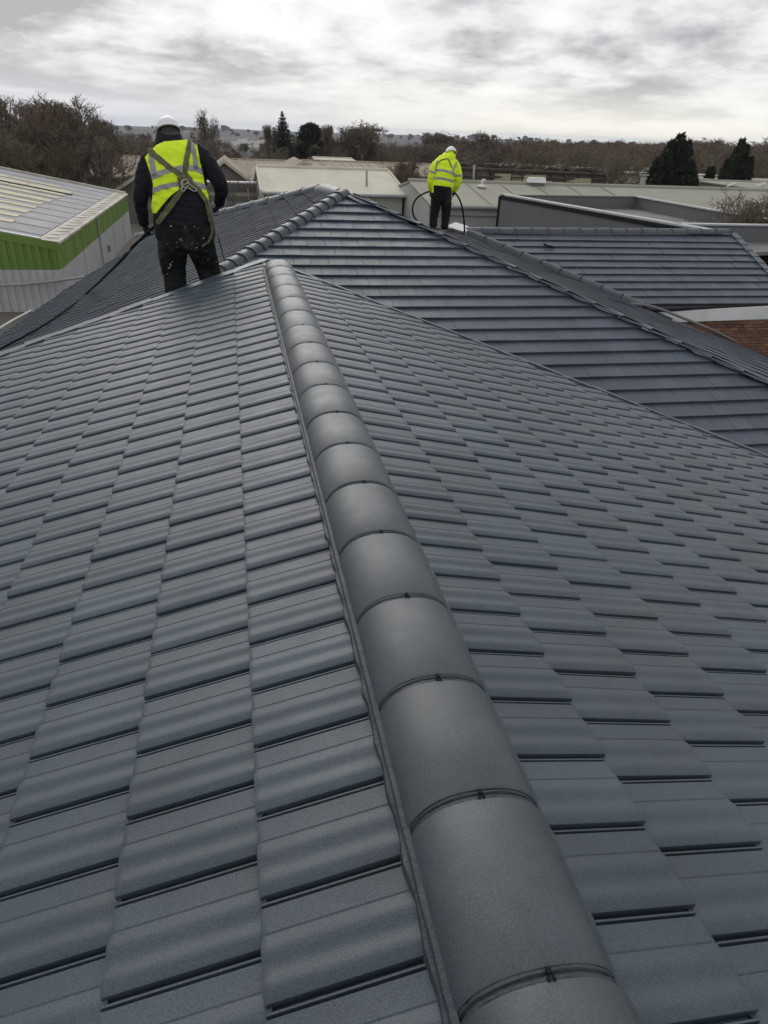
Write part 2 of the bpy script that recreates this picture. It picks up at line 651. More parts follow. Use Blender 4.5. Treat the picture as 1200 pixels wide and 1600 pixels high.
mb = MB()
mb.slab([slope_pt(-1, -3.6, -1.2, -0.03), slope_pt(-1, X0, -1.2, -0.03), slope_pt(-1, X0, 8.38, -0.03), slope_pt(-1, 0.30, 8.34, -0.03), slope_pt(-1, -3.6, 7.19, -0.03)], 0.05)
mb.slab([slope_pt(1, X0, -1.2, -0.031), slope_pt(1, 5.6, -1.2, -0.031), slope_pt(1, 5.6, 4.17, -0.031), slope_pt(1, 0.50, 7.82, -0.031), slope_pt(1, X0, 7.9, -0.031)], 0.05)
mb.build('roof_deck', M_UNDER, wing)
mb = MB()
for side, a, b in ((-1, (0.30, 8.30), (-3.6, 7.15)), (1, (0.50, 7.78), (5.6, 4.12))):
    p, q = slope_pt(side, *a, -0.09), slope_pt(side, *b, -0.09)
    mb.hexa([p + Vector((0, -0.03, -0.7)), q + Vector((0, -0.03, -0.7)), q + Vector((0, -0.14, -0.7)), p + Vector((0, -0.14, -0.7)), p + Vector((0, -0.03, 0)), q + Vector((0, -0.03, 0)), q + Vector((0, -0.14, 0)), p + Vector((0, -0.14, 0))])
mb.build('edge_upstand', M_TRIM, wing)
# walls below the slopes
mb = MB()
mb.hexa([(-3.3, -1.2, 0), (5.3, -1.2, 0), (5.3, 3.9, 0), (-3.3, 6.8, 0), (-3.3, -1.2, 4.5), (5.3, -1.2, 4.2), (5.3, 3.9, 4.2), (-3.3, 6.8, 4.5)])
mb.build('wall', M_BRICK, wing)

# flat cut tiles along the far edges
def edge_plates(side, e0, e1, n, wid):
    d = (e1 - e0)
    L = d.length
    d.normalize()
    inn = Vector((d.y, -d.x))
    if inn.y > 0:
        inn = -inn
    for i in range(n):
        a = L * 1.35 * i / n
        b = L * 1.35 * (i + 1) / n + 0.012
        ja, jb = random.uniform(-0.014, 0.03), random.uniform(-0.014, 0.03)
        w = wid * random.uniform(0.9, 1.08)
        pts = [e0 + d * a - inn * ja, e0 + d * b - inn * jb, e0 + d * b + inn * w, e0 + d * a + inn * w]
        up = 0.014 + random.uniform(0, 0.008)
        P = [slope_pt(side, p.x, p.y, up + (0.006 if j < 2 else 0.012)) for j, p in enumerate(pts)]
        if side > 0:
            P = P[::-1]
        m = MB().slab(P, 0.022)
        m.build('cut_tile', M_TILE, wing)


edge_plates(-1, EL0, EL1, 12, 0.21)
edge_plates(1, ER0, ER1, 22, 0.10)

# ridge tiles
JY = [-0.14, 0.235, 0.59, 0.952, 1.312, 1.67, 2.05, 2.44, 2.83, 3.22, 3.64, 4.06, 4.49, 4.94, 5.40, 5.87, 6.36, 6.84, 7.30, 7.72]
ZB = -1.333
HW = 0.152
CREST = -1.205


def ridge_ring(y, off=0.0, n=18, hw=HW, jag=0.0):
    pts = []
    for i in range(n + 1):
        a = math.pi * i / n
        c, s_ = math.cos(a), math.sin(a)
        x = -(abs(c) ** 0.86) * math.copysign(1, c) * (hw + off)
        z = (abs(s_) ** 0.92) * (CREST - ZB + off)
        pts.append(Vector((X0 - 0.006 + x, y + (random.uniform(-jag, jag) if jag else 0), ZB + CZ + z)))
    return pts


def ring_mesh(rings, name, m, parent, close=True, sharp=40):
    n = len(rings[0])
    vs = [p for r in rings for p in r]
    fs = []
    for i in range(len(rings) - 1):
        for j in range(n - 1):
            fs.append((i * n + j, i * n + j + 1, (i + 1) * n + j + 1, (i + 1) * n + j))
    o = mesh_obj(name, vs, fs, m, parent, True, sharp)
    return o


for i in range(len(JY) - 1):
    y0, y1 = JY[i] + 0.011, JY[i + 1] - 0.011
    o1, o2 = random.uniform(-0.0015, 0.0015), random.uniform(-0.0015, 0.0015)
    rings = [ridge_ring(y0, -0.016), ridge_ring(y0, -0.003 + o1), ridge_ring(y0 + 0.005, o1), ridge_ring((y0 + y1) / 2, o1), ridge_ring(y1 - 0.005, o2), ridge_ring(y1, -0.003 + o2), ridge_ring(y1, -0.016)]
    t = ring_mesh(rings, 'ridge_tile', M_RIDGE, wing)
    # sealing band in the joint, ragged with paint
    yb = JY[i + 1]
    rb = [ridge_ring(yb - 0.0125, -0.013), ridge_ring(yb - 0.0105, -0.0045, jag=0.0025), ridge_ring(yb - 0.004, -0.004, jag=0.0018), ridge_ring(yb - 0.0015, -0.009), ridge_ring(yb + 0.0015, -0.009), ridge_ring(yb + 0.004, -0.004, jag=0.0018), ridge_ring(yb + 0.0105, -0.0045, jag=0.0025), ridge_ring(yb + 0.0125, -0.013)]
    u = ring_mesh(rb, 'joint_seal', M_TRIM, t, sharp=25)
    # clip on the crown of the joint
    zc = CREST + CZ
    xc = X0 - 0.004 + random.uniform(-0.004, 0.004)
    m = MB()
    m.box((xc, yb + 0.003, zc + 0.000), (0.008, 0.010, 0.006))
    m.box((xc - 0.005, yb - 0.008, zc - .001), (0.004, 0.008, 0.004))
    m.box((xc + 0.005, yb - 0.008, zc - .001), (0.004, 0.008, 0.004))
    m.build('clip', M_DARK, t)
# closed far end
m = MB()
r0 = ridge_ring(7.71, 0.0)
m.add(r0 + [Vector((X0, 7.71, ZB + CZ))], [(len(r0), j + 1, j) for j in range(len(r0) - 1)])
m.build('ridge_end_cap', M_RIDGE, wing, True, 40)
# flashing strips along both feet of the ridge
for sx in (-1, 1):
    m = MB()
    pa, pb, pc = [], [], []
    n = 190
    xb = X0 - 0.006 + sx * (HW + 0.004)
    rows = [[], [], [], [], []]
    for i in range(n):
        y = -0.2 + (7.75 + 0.2) * i / (n - 1)
        j = random.uniform(-0.0022, 0.0022) + 0.003 * math.sin(y * 37)
        zz = slope_pt(sx, xb, y).z - (0.012 if sx > 0 else 0)
        rows[0].append(Vector((xb - sx * 0.012, y, zz + 0.040)))
        rows[1].append(Vector((xb + sx * 0.001, y, zz + 0.036 + j)))
        rows[2].append(Vector((xb + sx * 0.004, y, zz + 0.026 + j * 0.5)))
        rows[3].append(Vector((xb + sx * ((0.011 if sx < 0 else 0.006) + j), y, zz + 0.026)))
        rows[4].append(Vector((xb + sx * ((0.012 if sx < 0 else 0.007) + j), y, zz - 0.01)))
    vs = [p for r in rows for p in r]
    fs = []
    for a in range(4):
        for i in range(n - 1):
            q = (a * n + i, a * n + i + 1, (a + 1) * n + i + 1, (a + 1) * n + i)
            fs.append(q if sx < 0 else q[::-1])
    m.add(vs, fs)
    m.build('ridge_flashing', M_TRIM, wing, True, 30)

# ================================================================== HIPPED MAIN ROOF
hip = empty('hipped_roof', (1.6, 11.5, 0.0), 'hipped roof with flat slate-grey tiles, its triangular face towards the viewer and hips running down both sides', 'roof')
TF = 0.3591
tF = math.tan(TF)
YF, ZF = 11.145, -1.0
DF = ZF - YF * tF
nF = (0, -tF, 1)


def onF(px, py, dz=0.0):
    return onplane(px, py, nF, DF + dz)


aR = onF(537, 303)
hR, hL = onF(1200, 605), onF(345, 425)
GF = 0.24141
WF = 0.228
dF = Vector((0, -math.cos(TF), -math.sin(TF)))
AF = Vector((1, 0, 0))
OF = Vector((0, YF, ZF + CZ))


def side_plane(a, b, inside):
    """vertical plane through the line a-b, keeping the side of the point inside"""
    d = b - a
    n = Vector((d.y, -d.x, 0)).normalized()
    if (inside - a).dot(n) < 0:
        n = -n
    return (a, n)


ins = onF(700, 450)
plR = side_plane(aR, hR, ins)
plL = side_plane(aR, hL, ins)
geoF = flat_geo(WF, GF)
specs = []
for i in range(-1, 28):
    s0 = (i - 1) * GF
    for j in range(-8, 44):
        x = -0.06 + j * WF + (0.5 * WF if i % 2 else 0.0)
        M = basis(dF, AF, OF + dF * s0 + AF * x)
        c = M @ Vector((GF / 2, WF / 2, 0))
        px, py, dep = project(c)
        # the front wing hides what lies left of its far edge
        edge_y = 412 + (px - 440) * 0.399
        hid = py > edge_y + 25
        if py > edge_y + 260 or px < 300:
            continue
        specs.append(dict(M=M, geo=geoF, key='F', c=(GF / 2, WF / 2, 0), rad=0.2, planes=[plR, plL], hidden=hid))
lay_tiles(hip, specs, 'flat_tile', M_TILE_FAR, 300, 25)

# left face, wavy tiles seen at a low angle
sLF = (aR.z - hL.z) / (aR.x - hL.x)
nLF = (-sLF, 0, 1)
DLF = (aR.z - CZ) - sLF * aR.x


def onLF(px, py, dz=0.0):
    return onplane(px, py, nLF, DLF + dz)


aL = onLF(500, 296)
thl = math.atan(sLF)
dLF = Vector((-math.cos(thl), 0, -math.sin(thl)))
polyLF = [onLF(537, 303), onLF(500, 296), onLF(350, 333), onLF(217, 371), onLF(150, 420), onLF(100, 455), onLF(50, 490), onLF(0, 512), onLF(-70, 560)]
geoT = tile_geo(0.208, 0.325, [(0.0, -0.03), (0.02, 0.006), (0.15, 0.017), (0.5, 0.010), (0.85, 0.002), (0.89, -0.026), (1.02, -0.028)], lift=0.022, xs=[-0.03, 0.325])
T0 = Vector((aR.x, 0, aR.z))
upLF = side_plane(aL, onLF(350, 333), onLF(300, 450))
upLF2 = side_plane(onLF(350, 333), onLF(217, 371), onLF(300, 450))
rtLF = side_plane(aR, hL, onLF(300, 420))
apLF = side_plane(aR, aL, onLF(300, 420))
eaveLF = side_plane(onLF(217, 371), onLF(100, 455), onLF(300, 450))
eaveLF2 = side_plane(onLF(100, 455), onLF(-70, 562), onLF(300, 450))
specs = []
for k in range(0, 24):
    for i in range(0, 62):
        y = 6.6 + i * 0.208 - 0.09 * (k % 2)
        M = basis(dLF, AL, T0 + dLF * (k * 0.325 - 0.2) + AL * y)
        specs.append(dict(M=M, geo=geoT, key='T', c=(0.16, 0.1, 0), rad=0.22, planes=[upLF, upLF2, rtLF, apLF, eaveLF, eaveLF2]))
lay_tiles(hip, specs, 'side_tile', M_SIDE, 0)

# right face: a strip seen almost edge on, from the right hip to the valley of the side wing
TW = math.atan(0.36)
tW = 0.36
V0 = at(735, 366, Y=18.0)
DW = (V0.z - CZ) - tW * V0.y
nW = (0, -tW, 1)


def onW(px, py, dz=0.0):
    return onplane(px, py, nW, DW + dz)


V1 = onW(995, 478)
hip_px = [(537, 303), (600, 332), (660, 359), (700, 377.5), (735, 393.5), (867, 454), (1000, 515), (1100, 560), (1200, 605), (1400, 695)]
HP = [onF(*q) for q in hip_px]
wy = V1.y - 0.35
back = [at(540, 301, Y=14.5), at(604, 331.5, Y=16.5), at(664, 356.5, Y=18), at(708, 357, Y=18.3), V0, onW(860, 420), V1, at(1060, 503, Y=wy), at(1200, 556, Y=wy + 0.2), at(1400, 640, Y=wy + 0.4)]
vs, fs = [], []
rows = 12
cols = 230


def lerp_poly(P, t):
    t = t * (len(P) - 1)
    i = min(int(t), len(P) - 2)
    return P[i].lerp(P[i + 1], t - i)


# shingle rows: every tile lifted at its near edge, with a dark gap beneath
for r in range(rows):
    a, b = r / rows, (r + 1.15) / rows
    off_ = (r % 2) * 2
    c = -off_
    while c < cols:
        c0, c1 = max(0, c), min(cols, c + 5)
        c += 5
        if c1 <= c0:
            continue
        k = len(vs)
        up = 0.019 + random.uniform(-.004, .004)
        tw = random.uniform(-.002, .002)
        for cc_, s_ in ((c0 + .02, -1), (c1 - .02, 1)):
            t = cc_ / cols
            h, q = lerp_poly(HP, t), lerp_poly(back, t)
            vs.append(h.lerp(q, a) + Vector((0, 0, up + s_ * tw)))
            vs.append(h.lerp(q, b) + Vector((0, 0, 0.004)))
        fs.append((k, k + 2, k + 3, k + 1))
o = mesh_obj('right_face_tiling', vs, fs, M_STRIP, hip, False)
tag(o, kind='stuff')

k = len(HP)
o = mesh_obj('roof_deck', [p - Vector((0, 0, .022)) for p in HP + back], [(i, i + 1, k + i + 1, k + i) for i in range(k - 1)], M_UNDER, hip)
# decks below the faces
mb = MB()
lo = 0.05
mb.slab([aR - Vector((0, 0, lo)), hL - Vector((0, 0, lo)), onF(345, 425) + dF * 5 - Vector((0, 0, lo)), hR + (hR - aR) * 0.3 + dF * 0 - Vector((0, 0, lo))], 0.04)
mb.slab([p - Vector((0, 0, 0.05)) for p in polyLF] + [onLF(300, 560) - Vector((0, 0, 0.05)), hL - Vector((0, 0, 0.05))], 0.05)
mb.build('roof_deck', M_UNDER, hip)
mb = MB()
mb.hexa([(-2.0, 7.6, 0), (8.0, 7.0, 0), (8.0, 16, 0), (-2.0, 17.5, 0), (-2.0, 7.6, 3.2), (8.0, 7.0, 3.2), (8.0, 16, 3.2), (-2.0, 17.5, 3.4)])
mb.build('wall', M_BRICK, hip)
# eave gutter of the left face
mb = MB()
eg = [onLF(52, 483), onLF(25, 497), onLF(0, 512), onLF(-70, 557)]
mb.tube([p + Vector((-0.04, 0.02, -0.03)) for p in eg], 0.02, 8)
mb.build('gutter', M_WHITE, hip)


# half-round hip and ridge tiles along a line
def half_round(parent, a, b, n, r, name='hip_tile', taper=0.86, collar=True, lift=0.0, m=M_RIDGE):
    a, b = Vector(a), Vector(b)
    d = (b - a) / n
    t = d.normalized()
    side = t.cross(Vector((0, 0, 1))).normalized()
    up = side.cross(t)
    for i in range(n):
        p0, p1 = a + d * i, a + d * (i + 1)
        rs = [(0.0, r * taper), (0.02, r * (taper + 0.03)), (0.80, r * 0.95), (0.81, r * 1.04), (1.0, r * 1.06), (1.0, r * 0.8)] if collar else [(0, r * 0.8), (0.0, r * 0.97), (0.90, r), (0.885, r * 1.11), (0.94, r * 1.11), (0.94, r * 0.75)]
        rings = []
        jz = random.uniform(-0.004, 0.004)
        for s_, rr in rs:
            c = p0.lerp(p1 + d * 0.03, s_)
            rings.append([c + side * (-math.cos(math.pi * j / 12) * rr) + up * (math.sin(math.pi * j / 12) * rr * 0.85 + lift + jz - 0.015) for j in range(13)])
        ring_mesh(rings, name, m, parent, sharp=35)


half_round(hip, aR + Vector((0.02, 0.02, 0.01)), onF(330, 434), 16, 0.115)
half_round(hip, aL + Vector((0.0, 0.0, 0.0)), onLF(335, 337), 7, 0.13, 'hip_tile')
half_round(hip, onLF(335, 337), onLF(217, 371), 4, 0.14, 'hip_tile')
# mortar cap where the hips meet at the top
cap = MB()
cp = [aR + Vector((-0.12, 0.2, 0.05)), aL + Vector((0.0, 0.0, 0.07)), aL + Vector((0.15, 0.12, 0.1))]
cap.tube([aL + Vector((-0.02, 0.0, -0.04)), aL.lerp(aR, .25) + Vector((0, 0, -.02)), aL.lerp(aR, .6) + Vector((0, 0, -.03)), aR + Vector((-0.05, 0.08, -.02))], [0.10, 0.13, 0.12, 0.09], 12)
cap.build('mortar_cap', M_RIDGE, hip, True, 60)
# thin hip capping on the right hip: overlapping flat strips with a dark gap beneath
nc = 17
P0, P1 = onF(552, 309), onF(1260, 632.5)
for i in range(nc):
    t0, t1 = i / nc, (i + 1.06) / nc
    p, q = P0.lerp(P1, t0), P0.lerp(P1, t1)
    d = (q - p).normalized()
    s_ = Vector((d.y, -d.x, 0)).normalized()
    if s_.y < 0:
        s_ = -s_
    z0, z1 = 0.042 + random.uniform(0, .008), 0.060 + random.uniform(0, .01)
    P = [p - s_ * 0.05 + Vector((0, 0, z0)), q - s_ * 0.05 + Vector((0, 0, z1)), q + s_ * 0.09 + Vector((0, 0, z1 - 0.01)), p + s_ * 0.09 + Vector((0, 0, z0 - 0.01))]
    if (P[1] - P[0]).cross(P[2] - P[0]).z < 0:
        P = P[::-1]
    MB().slab(P, 0.014).build('hip_capping', M_TILE_FAR, hip)
m = MB()
m.slab([P0 + Vector((0.0, 0.02, 0.035)), P0 + Vector((0.0, 0.08, 0.035)), P1 + Vector((0, 0.08, 0.035)), P1 + Vector((0, 0.02, 0.035))], 0.03)
m.build('hip_gap_shade', M_DARK, hip)  # black strip standing in for the shadow in the gap under the capping
m = MB()
m.slab([onF(540, 305, .05), onF(575, 310, .05), onF(598, 322, .05), onF(565, 318, .05)][::-1], 0.02)
m.build('lead_patch', M_RIDGE, hip)

# ================================================================== SIDE ROOF WING
sw = empty('side_roof_wing', (10.5, 16.0, 0.0), 'side roof wing of flat slate-grey tiles above a white fascia and red brick wall', 'roof')
RW1 = onW(1141, 366)
dW = Vector((0, -math.cos(TW), -math.sin(TW)))
GW = 0.325
WW = 0.335
ge = flat_geo(WW, GW, thick=0.03, lift=0.042)
plWl = side_plane(V0 + Vector((0.02, 0, 0)), V1, onW(1000, 420))
RWb = onW(1200, 430)
plWr = side_plane(RW1, RWb, onW(1000, 420))
yl0 = onW(900, 377.5)
specs = []
for i in range(0, 10):
    s0 = (i - 1) * GW
    for j in range(-2, 36):
        x = 4.6 + j * WW + (0.5 * WW if i % 2 else 0) + random.uniform(-.01, .01)
        M = basis(dW, AF, Vector((0, yl0.y, yl0.z)) + dW * s0 + AF * x)
        specs.append(dict(M=M, geo=ge, key='W', c=(GW / 2, WW / 2, 0), rad=0.28, planes=[plWl, plWr]))
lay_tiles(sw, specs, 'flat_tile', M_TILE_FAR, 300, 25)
half_round(sw, V0 + Vector((-0.05, 0.05, 0.02)), V1 + Vector((0.1, -0.12, -0.02)), 9, 0.125, 'valley_roll', collar=False, lift=0.02)
half_round(sw, V0 + Vector((-0.1, 0.1, 0.05)), RW1 + Vector((0, 0.05, 0.03)), 17, 0.14, 'ridge_tile', collar=False, lift=0.0)
nc = 10
P0, P1 = RW1, RW1 + (RWb - RW1) * 1.5
for i in range(nc):
    p, q = P0.lerp(P1, i / nc), P0.lerp(P1, (i + 1.06) / nc)
    P = [p + Vector((-0.03, 0, 0.05)), q + Vector((-0.03, 0, 0.065)), q + Vector((0.22, 0.05, 0.045)), p + Vector((0.22, 0.05, 0.03))]
    if (P[1] - P[0]).cross(P[2] - P[0]).z < 0:
        P = P[::-1]
    MB().slab(P, 0.016).build('hip_capping', M_TILE_FAR, sw)
e0, e1 = onW(1000, 484), onW(1330, 470)
yE = e0.y
zE = e0.z
m = MB()
dn = Vector((0, 0, .05))
m.slab([V0 - dn, V1 - dn, onW(1004, 484) - dn, onW(1330, 470) - dn, onW(1290, 515) - dn if False else onW(1250, 474) - dn, RWb - dn, RW1 - dn], 0.04)
bk = Vector((0, 3, -1.1))
m.slab([V0 - dn, RW1 - dn, RW1 - dn + bk, V0 - dn + bk], 0.04)
m.slab([RW1 - dn, RWb - dn, RWb - dn + Vector((.6, 3, -1.5)), RW1 - dn + bk], 0.04)
m.build('roof_deck', M_UNDER, sw)
# gutter: half-round trough with brackets
m = MB()
gpts = [onW(1001, 486, -.02), onW(1330, 471, -.02)]
m.tube(gpts, 0.042, 10)
g = m.build('gutter', M_GUTTER, sw, True, 40)
for q in (1024, 1083, 1150):
    MB().box(onW(q, 484 - (q - 1000) * .055, -.09) , (0.05, 0.08, 0.07)).build('gutter_bracket', M_GUTTER, sw)
# fascia cut along the roof below it
f0, f1, f2, f3 = at(1012, 488, Y=yE + 0.03), at(1055, 503.5, Y=yE + 0.03), at(1330, 494, Y=yE + 0.03), at(1330, 472, Y=yE + 0.03)
m = MB()
m.slab([f0, f1, f2, f3], 0.03)
m.build('fascia', M_WHITE, sw)
p, q = at(993, 482, Y=yE - 0.02), at(1048, 504.5, Y=yE - 0.02)
m = MB()
m.slab([p, q, q + Vector((0.03, 0, 0.10)), p + Vector((0.03, 0, 0.1))], 0.04)
m.build('barge_trim', M_GUTTER, sw)
# brick wall under the fascia
yB = yE + 0.10
zt = f1.z + 0.02
m = MB()
m.box(((9 + 18) / 2, yB + 0.16, (zt) / 2), (9, 0.3, zt))
m.build('wall_core', M_MORTAR, sw)
bl, bh, jt = 0.215, 0.065, 0.012
bme = MB().box((0, 0, 0), (bl, 0.05, bh))
me = bpy.data.meshes.new('brick')
me.from_pydata(bme.v, [], bme.f)
me.materials.append(M_BRICK)
cnt = 0
far_b = MB()
for r in range(16):
    z = zt - 0.02 - (r + 0.5) * (bh + jt)
    for c in range(34):
        x = 9.2 + c * (bl + jt) + (0.5 * (bl + jt) if r % 2 else 0)
        px, py, dep = project((x, yB, z))
        if px > 1290:
            continue
        lim = 503 + (px - 1060) * 0.379
        if py > lim + 30 or px < 1035:
            continue
        if px < 1215 and py < lim + 8:
            o = bpy.data.objects.new('brick', me)
            COL.objects.link(o)
            o.parent = sw
            o.matrix_parent_inverse = sw.matrix_world.inverted()
            o.matrix_basis = Matrix.Translation((x, yB + random.uniform(-.003, .003), z))
            cnt += 1
        else:
            far_b.box((x, yB, z), (bl, 0.05, bh))
o = far_b.build('brickwork', M_BRICK, sw)
tag(o, kind='stuff')

# ================================================================== GROUND AND FAR LAND
def far_z(d):
    """height of the open land at distance d from the camera"""
    return -min(22.0, max(0.0, d - 140) * 0.03)


def land_z(x, y):
    """height of the land anywhere: the plain, then low hills"""
    d = math.hypot(x, y)
    z = far_z(d)
    if d > 1300:
        h = float(np.interp(d, [1300, 1700, 2300, 3000, 3500, 4200], [0, .1, .45, .85, 1.0, .9]))
        az_ = math.atan2(x, y)
        t = min(1, max(0, (az_ + .15) / .4)) if abs(az_) < 1.6 else .7
        t = t * t * (3 - 2 * t)
        z += h * (2 + 9 * t + 2.2 * math.sin(az_ * 23 + d * .002) + 1.6 * math.sin(az_ * 51 + 2))
    return z


def make_ground():
    radii = [0, 8, 20, 40, 70, 100, 140, 200, 300, 420, 600, 850, 1200, 1700, 2300, 3000, 3500, 4200]
    na = 480
    vs = [(0, 0, 0)]
    fs = []
    for i, r in enumerate(radii[1:]):
        for j in range(na):
            a = 2 * math.pi * j / na
            x, y = r * math.sin(a), r * math.cos(a)
            z = land_z(x, y)
            vs.append((x, y, z))
    for j in range(na):
        fs.append((0, 1 + j, 1 + (j + 1) % na))
    for i in range(len(radii) - 2):
        o, p = 1 + i * na, 1 + (i + 1) * na
        for j in range(na):
            k = (j + 1) % na
            fs.append((o + j, p + j, p + k, o + k))
    m = bpy.data.materials.new('land')
    m.use_nodes = True
    nt = m.node_tree
    N, L = nt.nodes, nt.links
    bs = N['Principled BSDF']
    bs.inputs['Roughness'].default_value = 0.95
    g = N.new('ShaderNodeNewGeometry')

    def ramp(scale, stops, detail=4, tex='ShaderNodeTexNoise'):
        t = N.new(tex)
        t.inputs['Scale'].default_value = scale
        if tex == 'ShaderNodeTexNoise':
            t.inputs['Detail'].default_value = detail
        L.new(g.outputs['Position'], t.inputs['Vector'])
        r = N.new('ShaderNodeValToRGB')
        el = r.color_ramp.elements
        el[0].position, el[0].color = stops[0][0], (*stops[0][1], 1)
        el[1].position, el[1].color = stops[-1][0], (*stops[-1][1], 1)
        for p, c in stops[1:-1]:
            e = el.new(p)
            e.color = (*c, 1)
        L.new(t.outputs[0] if tex == 'ShaderNodeTexNoise' else t.outputs['Color'], r.inputs[0])
        return r.outputs[0]

    fields = ramp(0.011, [(0.2, (0.040, 0.038, 0.028)), (0.45, (0.03, 0.031, 0.026)), (0.55, (0.13, 0.09, 0.07)), (0.62, (0.05, 0.05, 0.033)), (0.85, (0.028, 0.026, 0.023))], 3, 'ShaderNodeTexVoronoi')
    near = ramp(0.12, [(0.35, (0.10, 0.095, 0.085)), (0.5, (0.14, 0.125, 0.105)), (0.65, (0.085, 0.085, 0.06))])
    ln = N.new('ShaderNodeVectorMath')
    ln.operation = 'LENGTH'
    L.new(g.outputs['Position'], ln.inputs[0])
    mr_ = N.new('ShaderNodeMapRange')
    mr_.inputs['From Min'].default_value = 90
    mr_.inputs['From Max'].default_value = 200
    L.new(ln.outputs['Value'], mr_.inputs[0])
    mx = N.new('ShaderNodeMixRGB')
    L.new(mr_.outputs[0], mx.inputs[0])
    L.new(near, mx.inputs[1])
    L.new(fields, mx.inputs[2])
    L.new(mx.outputs[0], bs.inputs['Base Color'])
    o = mesh_obj('ground', vs, fs, m, None, True)
    tag(o, kind='structure')


make_ground()

# ================================================================== SHEDS AND FACTORY BUILDINGS
# --- green and grey shed on the left
shed = empty('green_clad_shed', (-12, 42, 0), 'big shed with a bright green cladding band and grey roof streaked by yellowed rooflights', 'shed')
xr, y0s, y1s = -6.8, 31.3, 53.4
xl = -26.0
ze = CZ - 4.33                       # eaves height
sl = 0.178                           # roof slope up to the left
zl = ze + (xr - xl) * sl


def rz(x, up=0.0):
    return ze + (xr - x) * sl + up


m = MB()
m.slab([(xl, y0s + .15, rz(xl)), (xr - 0.75, y0s + .15, rz(xr - 0.75)), (xr - 0.75, y1s - 0.15, rz(xr - .75)), (xl, y1s - .15, rz(xl))], 0.12)
m.build('roof_sheet', M_SHEDROOF, shed)
# seams of the roof sheets
for i in range(12):
    y = y0s + 0.9 + i * 1.9
    m = MB()
    m.slab([(xl, y - .03, rz(xl, .022)), (xr - .8, y - .03, rz(xr - .8, .022)), (xr - .8, y + .03, rz(xr - .8, .022)), (xl, y + .03, rz(xl, .022))], 0.02)
    m.build('roof_seam', M_SHEDROOF, shed)
# rooflight strips running down the slope
for i in range(11):
    y = y0s + 1.15 + i * 1.72
    x1 = xr - 2.2 - 0.35 * random.random() - (0.9 if i == 10 else 0) - (1.0 if i == 0 else 0)
    w = 0.42 if i % 3 else 0.62
    x = x1
    while x > -24:
        L_ = random.uniform(2.2, 3.6)
        ww = w * random.uniform(0.75, 1.1)
        m = MB()
        m.slab([(x - L_, y - ww, rz(x - L_, .03)), (x, y - ww, rz(x, .03)), (x, y + ww, rz(x, .03)), (x - L_, y + ww, rz(x - L_, .03))], 0.025)
        m.build('rooflight', M_LIGHTSTRIP, shed)
        x -= L_ + 0.05
m = MB()
m.slab([(-13.5, 46.8, rz(-13.5, .05)), (-9.0, 46.8, rz(-9.0, .05)), (-9.0, 47.15, rz(-9.0, .05)), (-13.5, 47.15, rz(-13.5, .05))], 0.06)
m.build('open_gap', M_DARK, shed)
# broad eaves gutter and verge trims
m = MB()
m.slab([(xr - 0.72, y0s - .05, ze + .12), (xr + 0.08, y0s - .05, ze + .02), (xr + .08, y1s + .05, ze + .02), (xr - .72, y1s + .05, ze + .12)], 0.10)
m.build('gutter', M_GUTDIRT, shed)
for i in range(22):
    y = y0s + 0.5 + i
    MB().box((xr - .34, y, ze + .10), (0.7, 0.05, 0.03)).build('gutter_strap', M_GUTDIRT, shed)
m = MB()
m.slab([(xl, y1s - .15, rz(xl, .10)), (xr - .05, y1s - .15, rz(xr, .12)), (xr - .05, y1s + .12, rz(xr, .12)), (xl, y1s + .12, rz(xl, .10))], 0.16)
m.build('verge_trim', M_GUTDIRT, shed)
m = MB()
m.slab([(xl, y0s - .06, rz(xl, .05)), (xr - .6, y0s - .06, rz(xr - .6, .05)), (xr - .6, y0s + .14, rz(xr - .6, .05)), (xl, y0s + .14, rz(xl, .05))], 0.05)
m.build('verge_trim', M_COPING, shed)
# side wall: green band over pale wall
zg = ze - 1.0
m = MB()
m.hexa([(xr - .1, y0s - .06, zg), (xr, y0s - .06, zg), (xr, y1s, zg), (xr - .1, y1s, zg), (xr - .1, y0s - .06, ze - .06), (xr, y0s - .06, ze - .06), (xr, y1s, ze - .06), (xr - .1, y1s, ze - .06)])
m.build('green_panel', M_GREEN, shed)
m = MB()
m.box((xr - .06, (y0s + y1s) / 2 - .03, zg / 2), (0.1, y1s - y0s + .06, zg))
m.build('side_wall', M_PALEGREY, shed)
for y in (36.2, 40.9, 45.6, 50.0):
    MB().box((xr + .0, y, zg / 2), (0.02, 0.04, zg - .02)).build('panel_joint', M_WALLG, shed)
MB().tube([(xr + .06, 40.6, ze - .1), (xr + .06, 40.6, 0.2)], 0.05, 6).build('downpipe', M_WALLG, shed)
for i in range(11):
    y = y0s + 1.0 + i * 2.0
    MB().box((xr + .005, y, (zg + ze) / 2), (0.016, 0.03, ze - zg - .1)).build('panel_joint', M_GREEN, shed)
MB().box((xr + .05, 43.0, zg - .9), (0.12, 0.15, 0.3)).build('lamp', M_GREYD, shed)


# front: corrugated green over corrugated grey, gently tapering with the roof
def corrug(name, m_, zlo, zhi, pitch=0.30, depth=0.045, top_slope=True):
    vs, fs = [], []
    x = xr - .02
    k = 0
    n = int((xr - xl) / pitch)
    for i in range(n):
        for dx, dy in ((0, 0), (.30, 0), (.40, 1), (.90, 1)):
            xx = xr - (i + dx) * pitch
            vs.append((xx, y0s - dy * depth, zlo))
            vs.append((xx, y0s - dy * depth, zhi(xx)))
    for i in range(len(vs) // 2 - 1):
        fs.append((2 * i, 2 * i + 1, 2 * i + 3, 2 * i + 2))
    return mesh_obj(name, vs, fs, m_, shed)


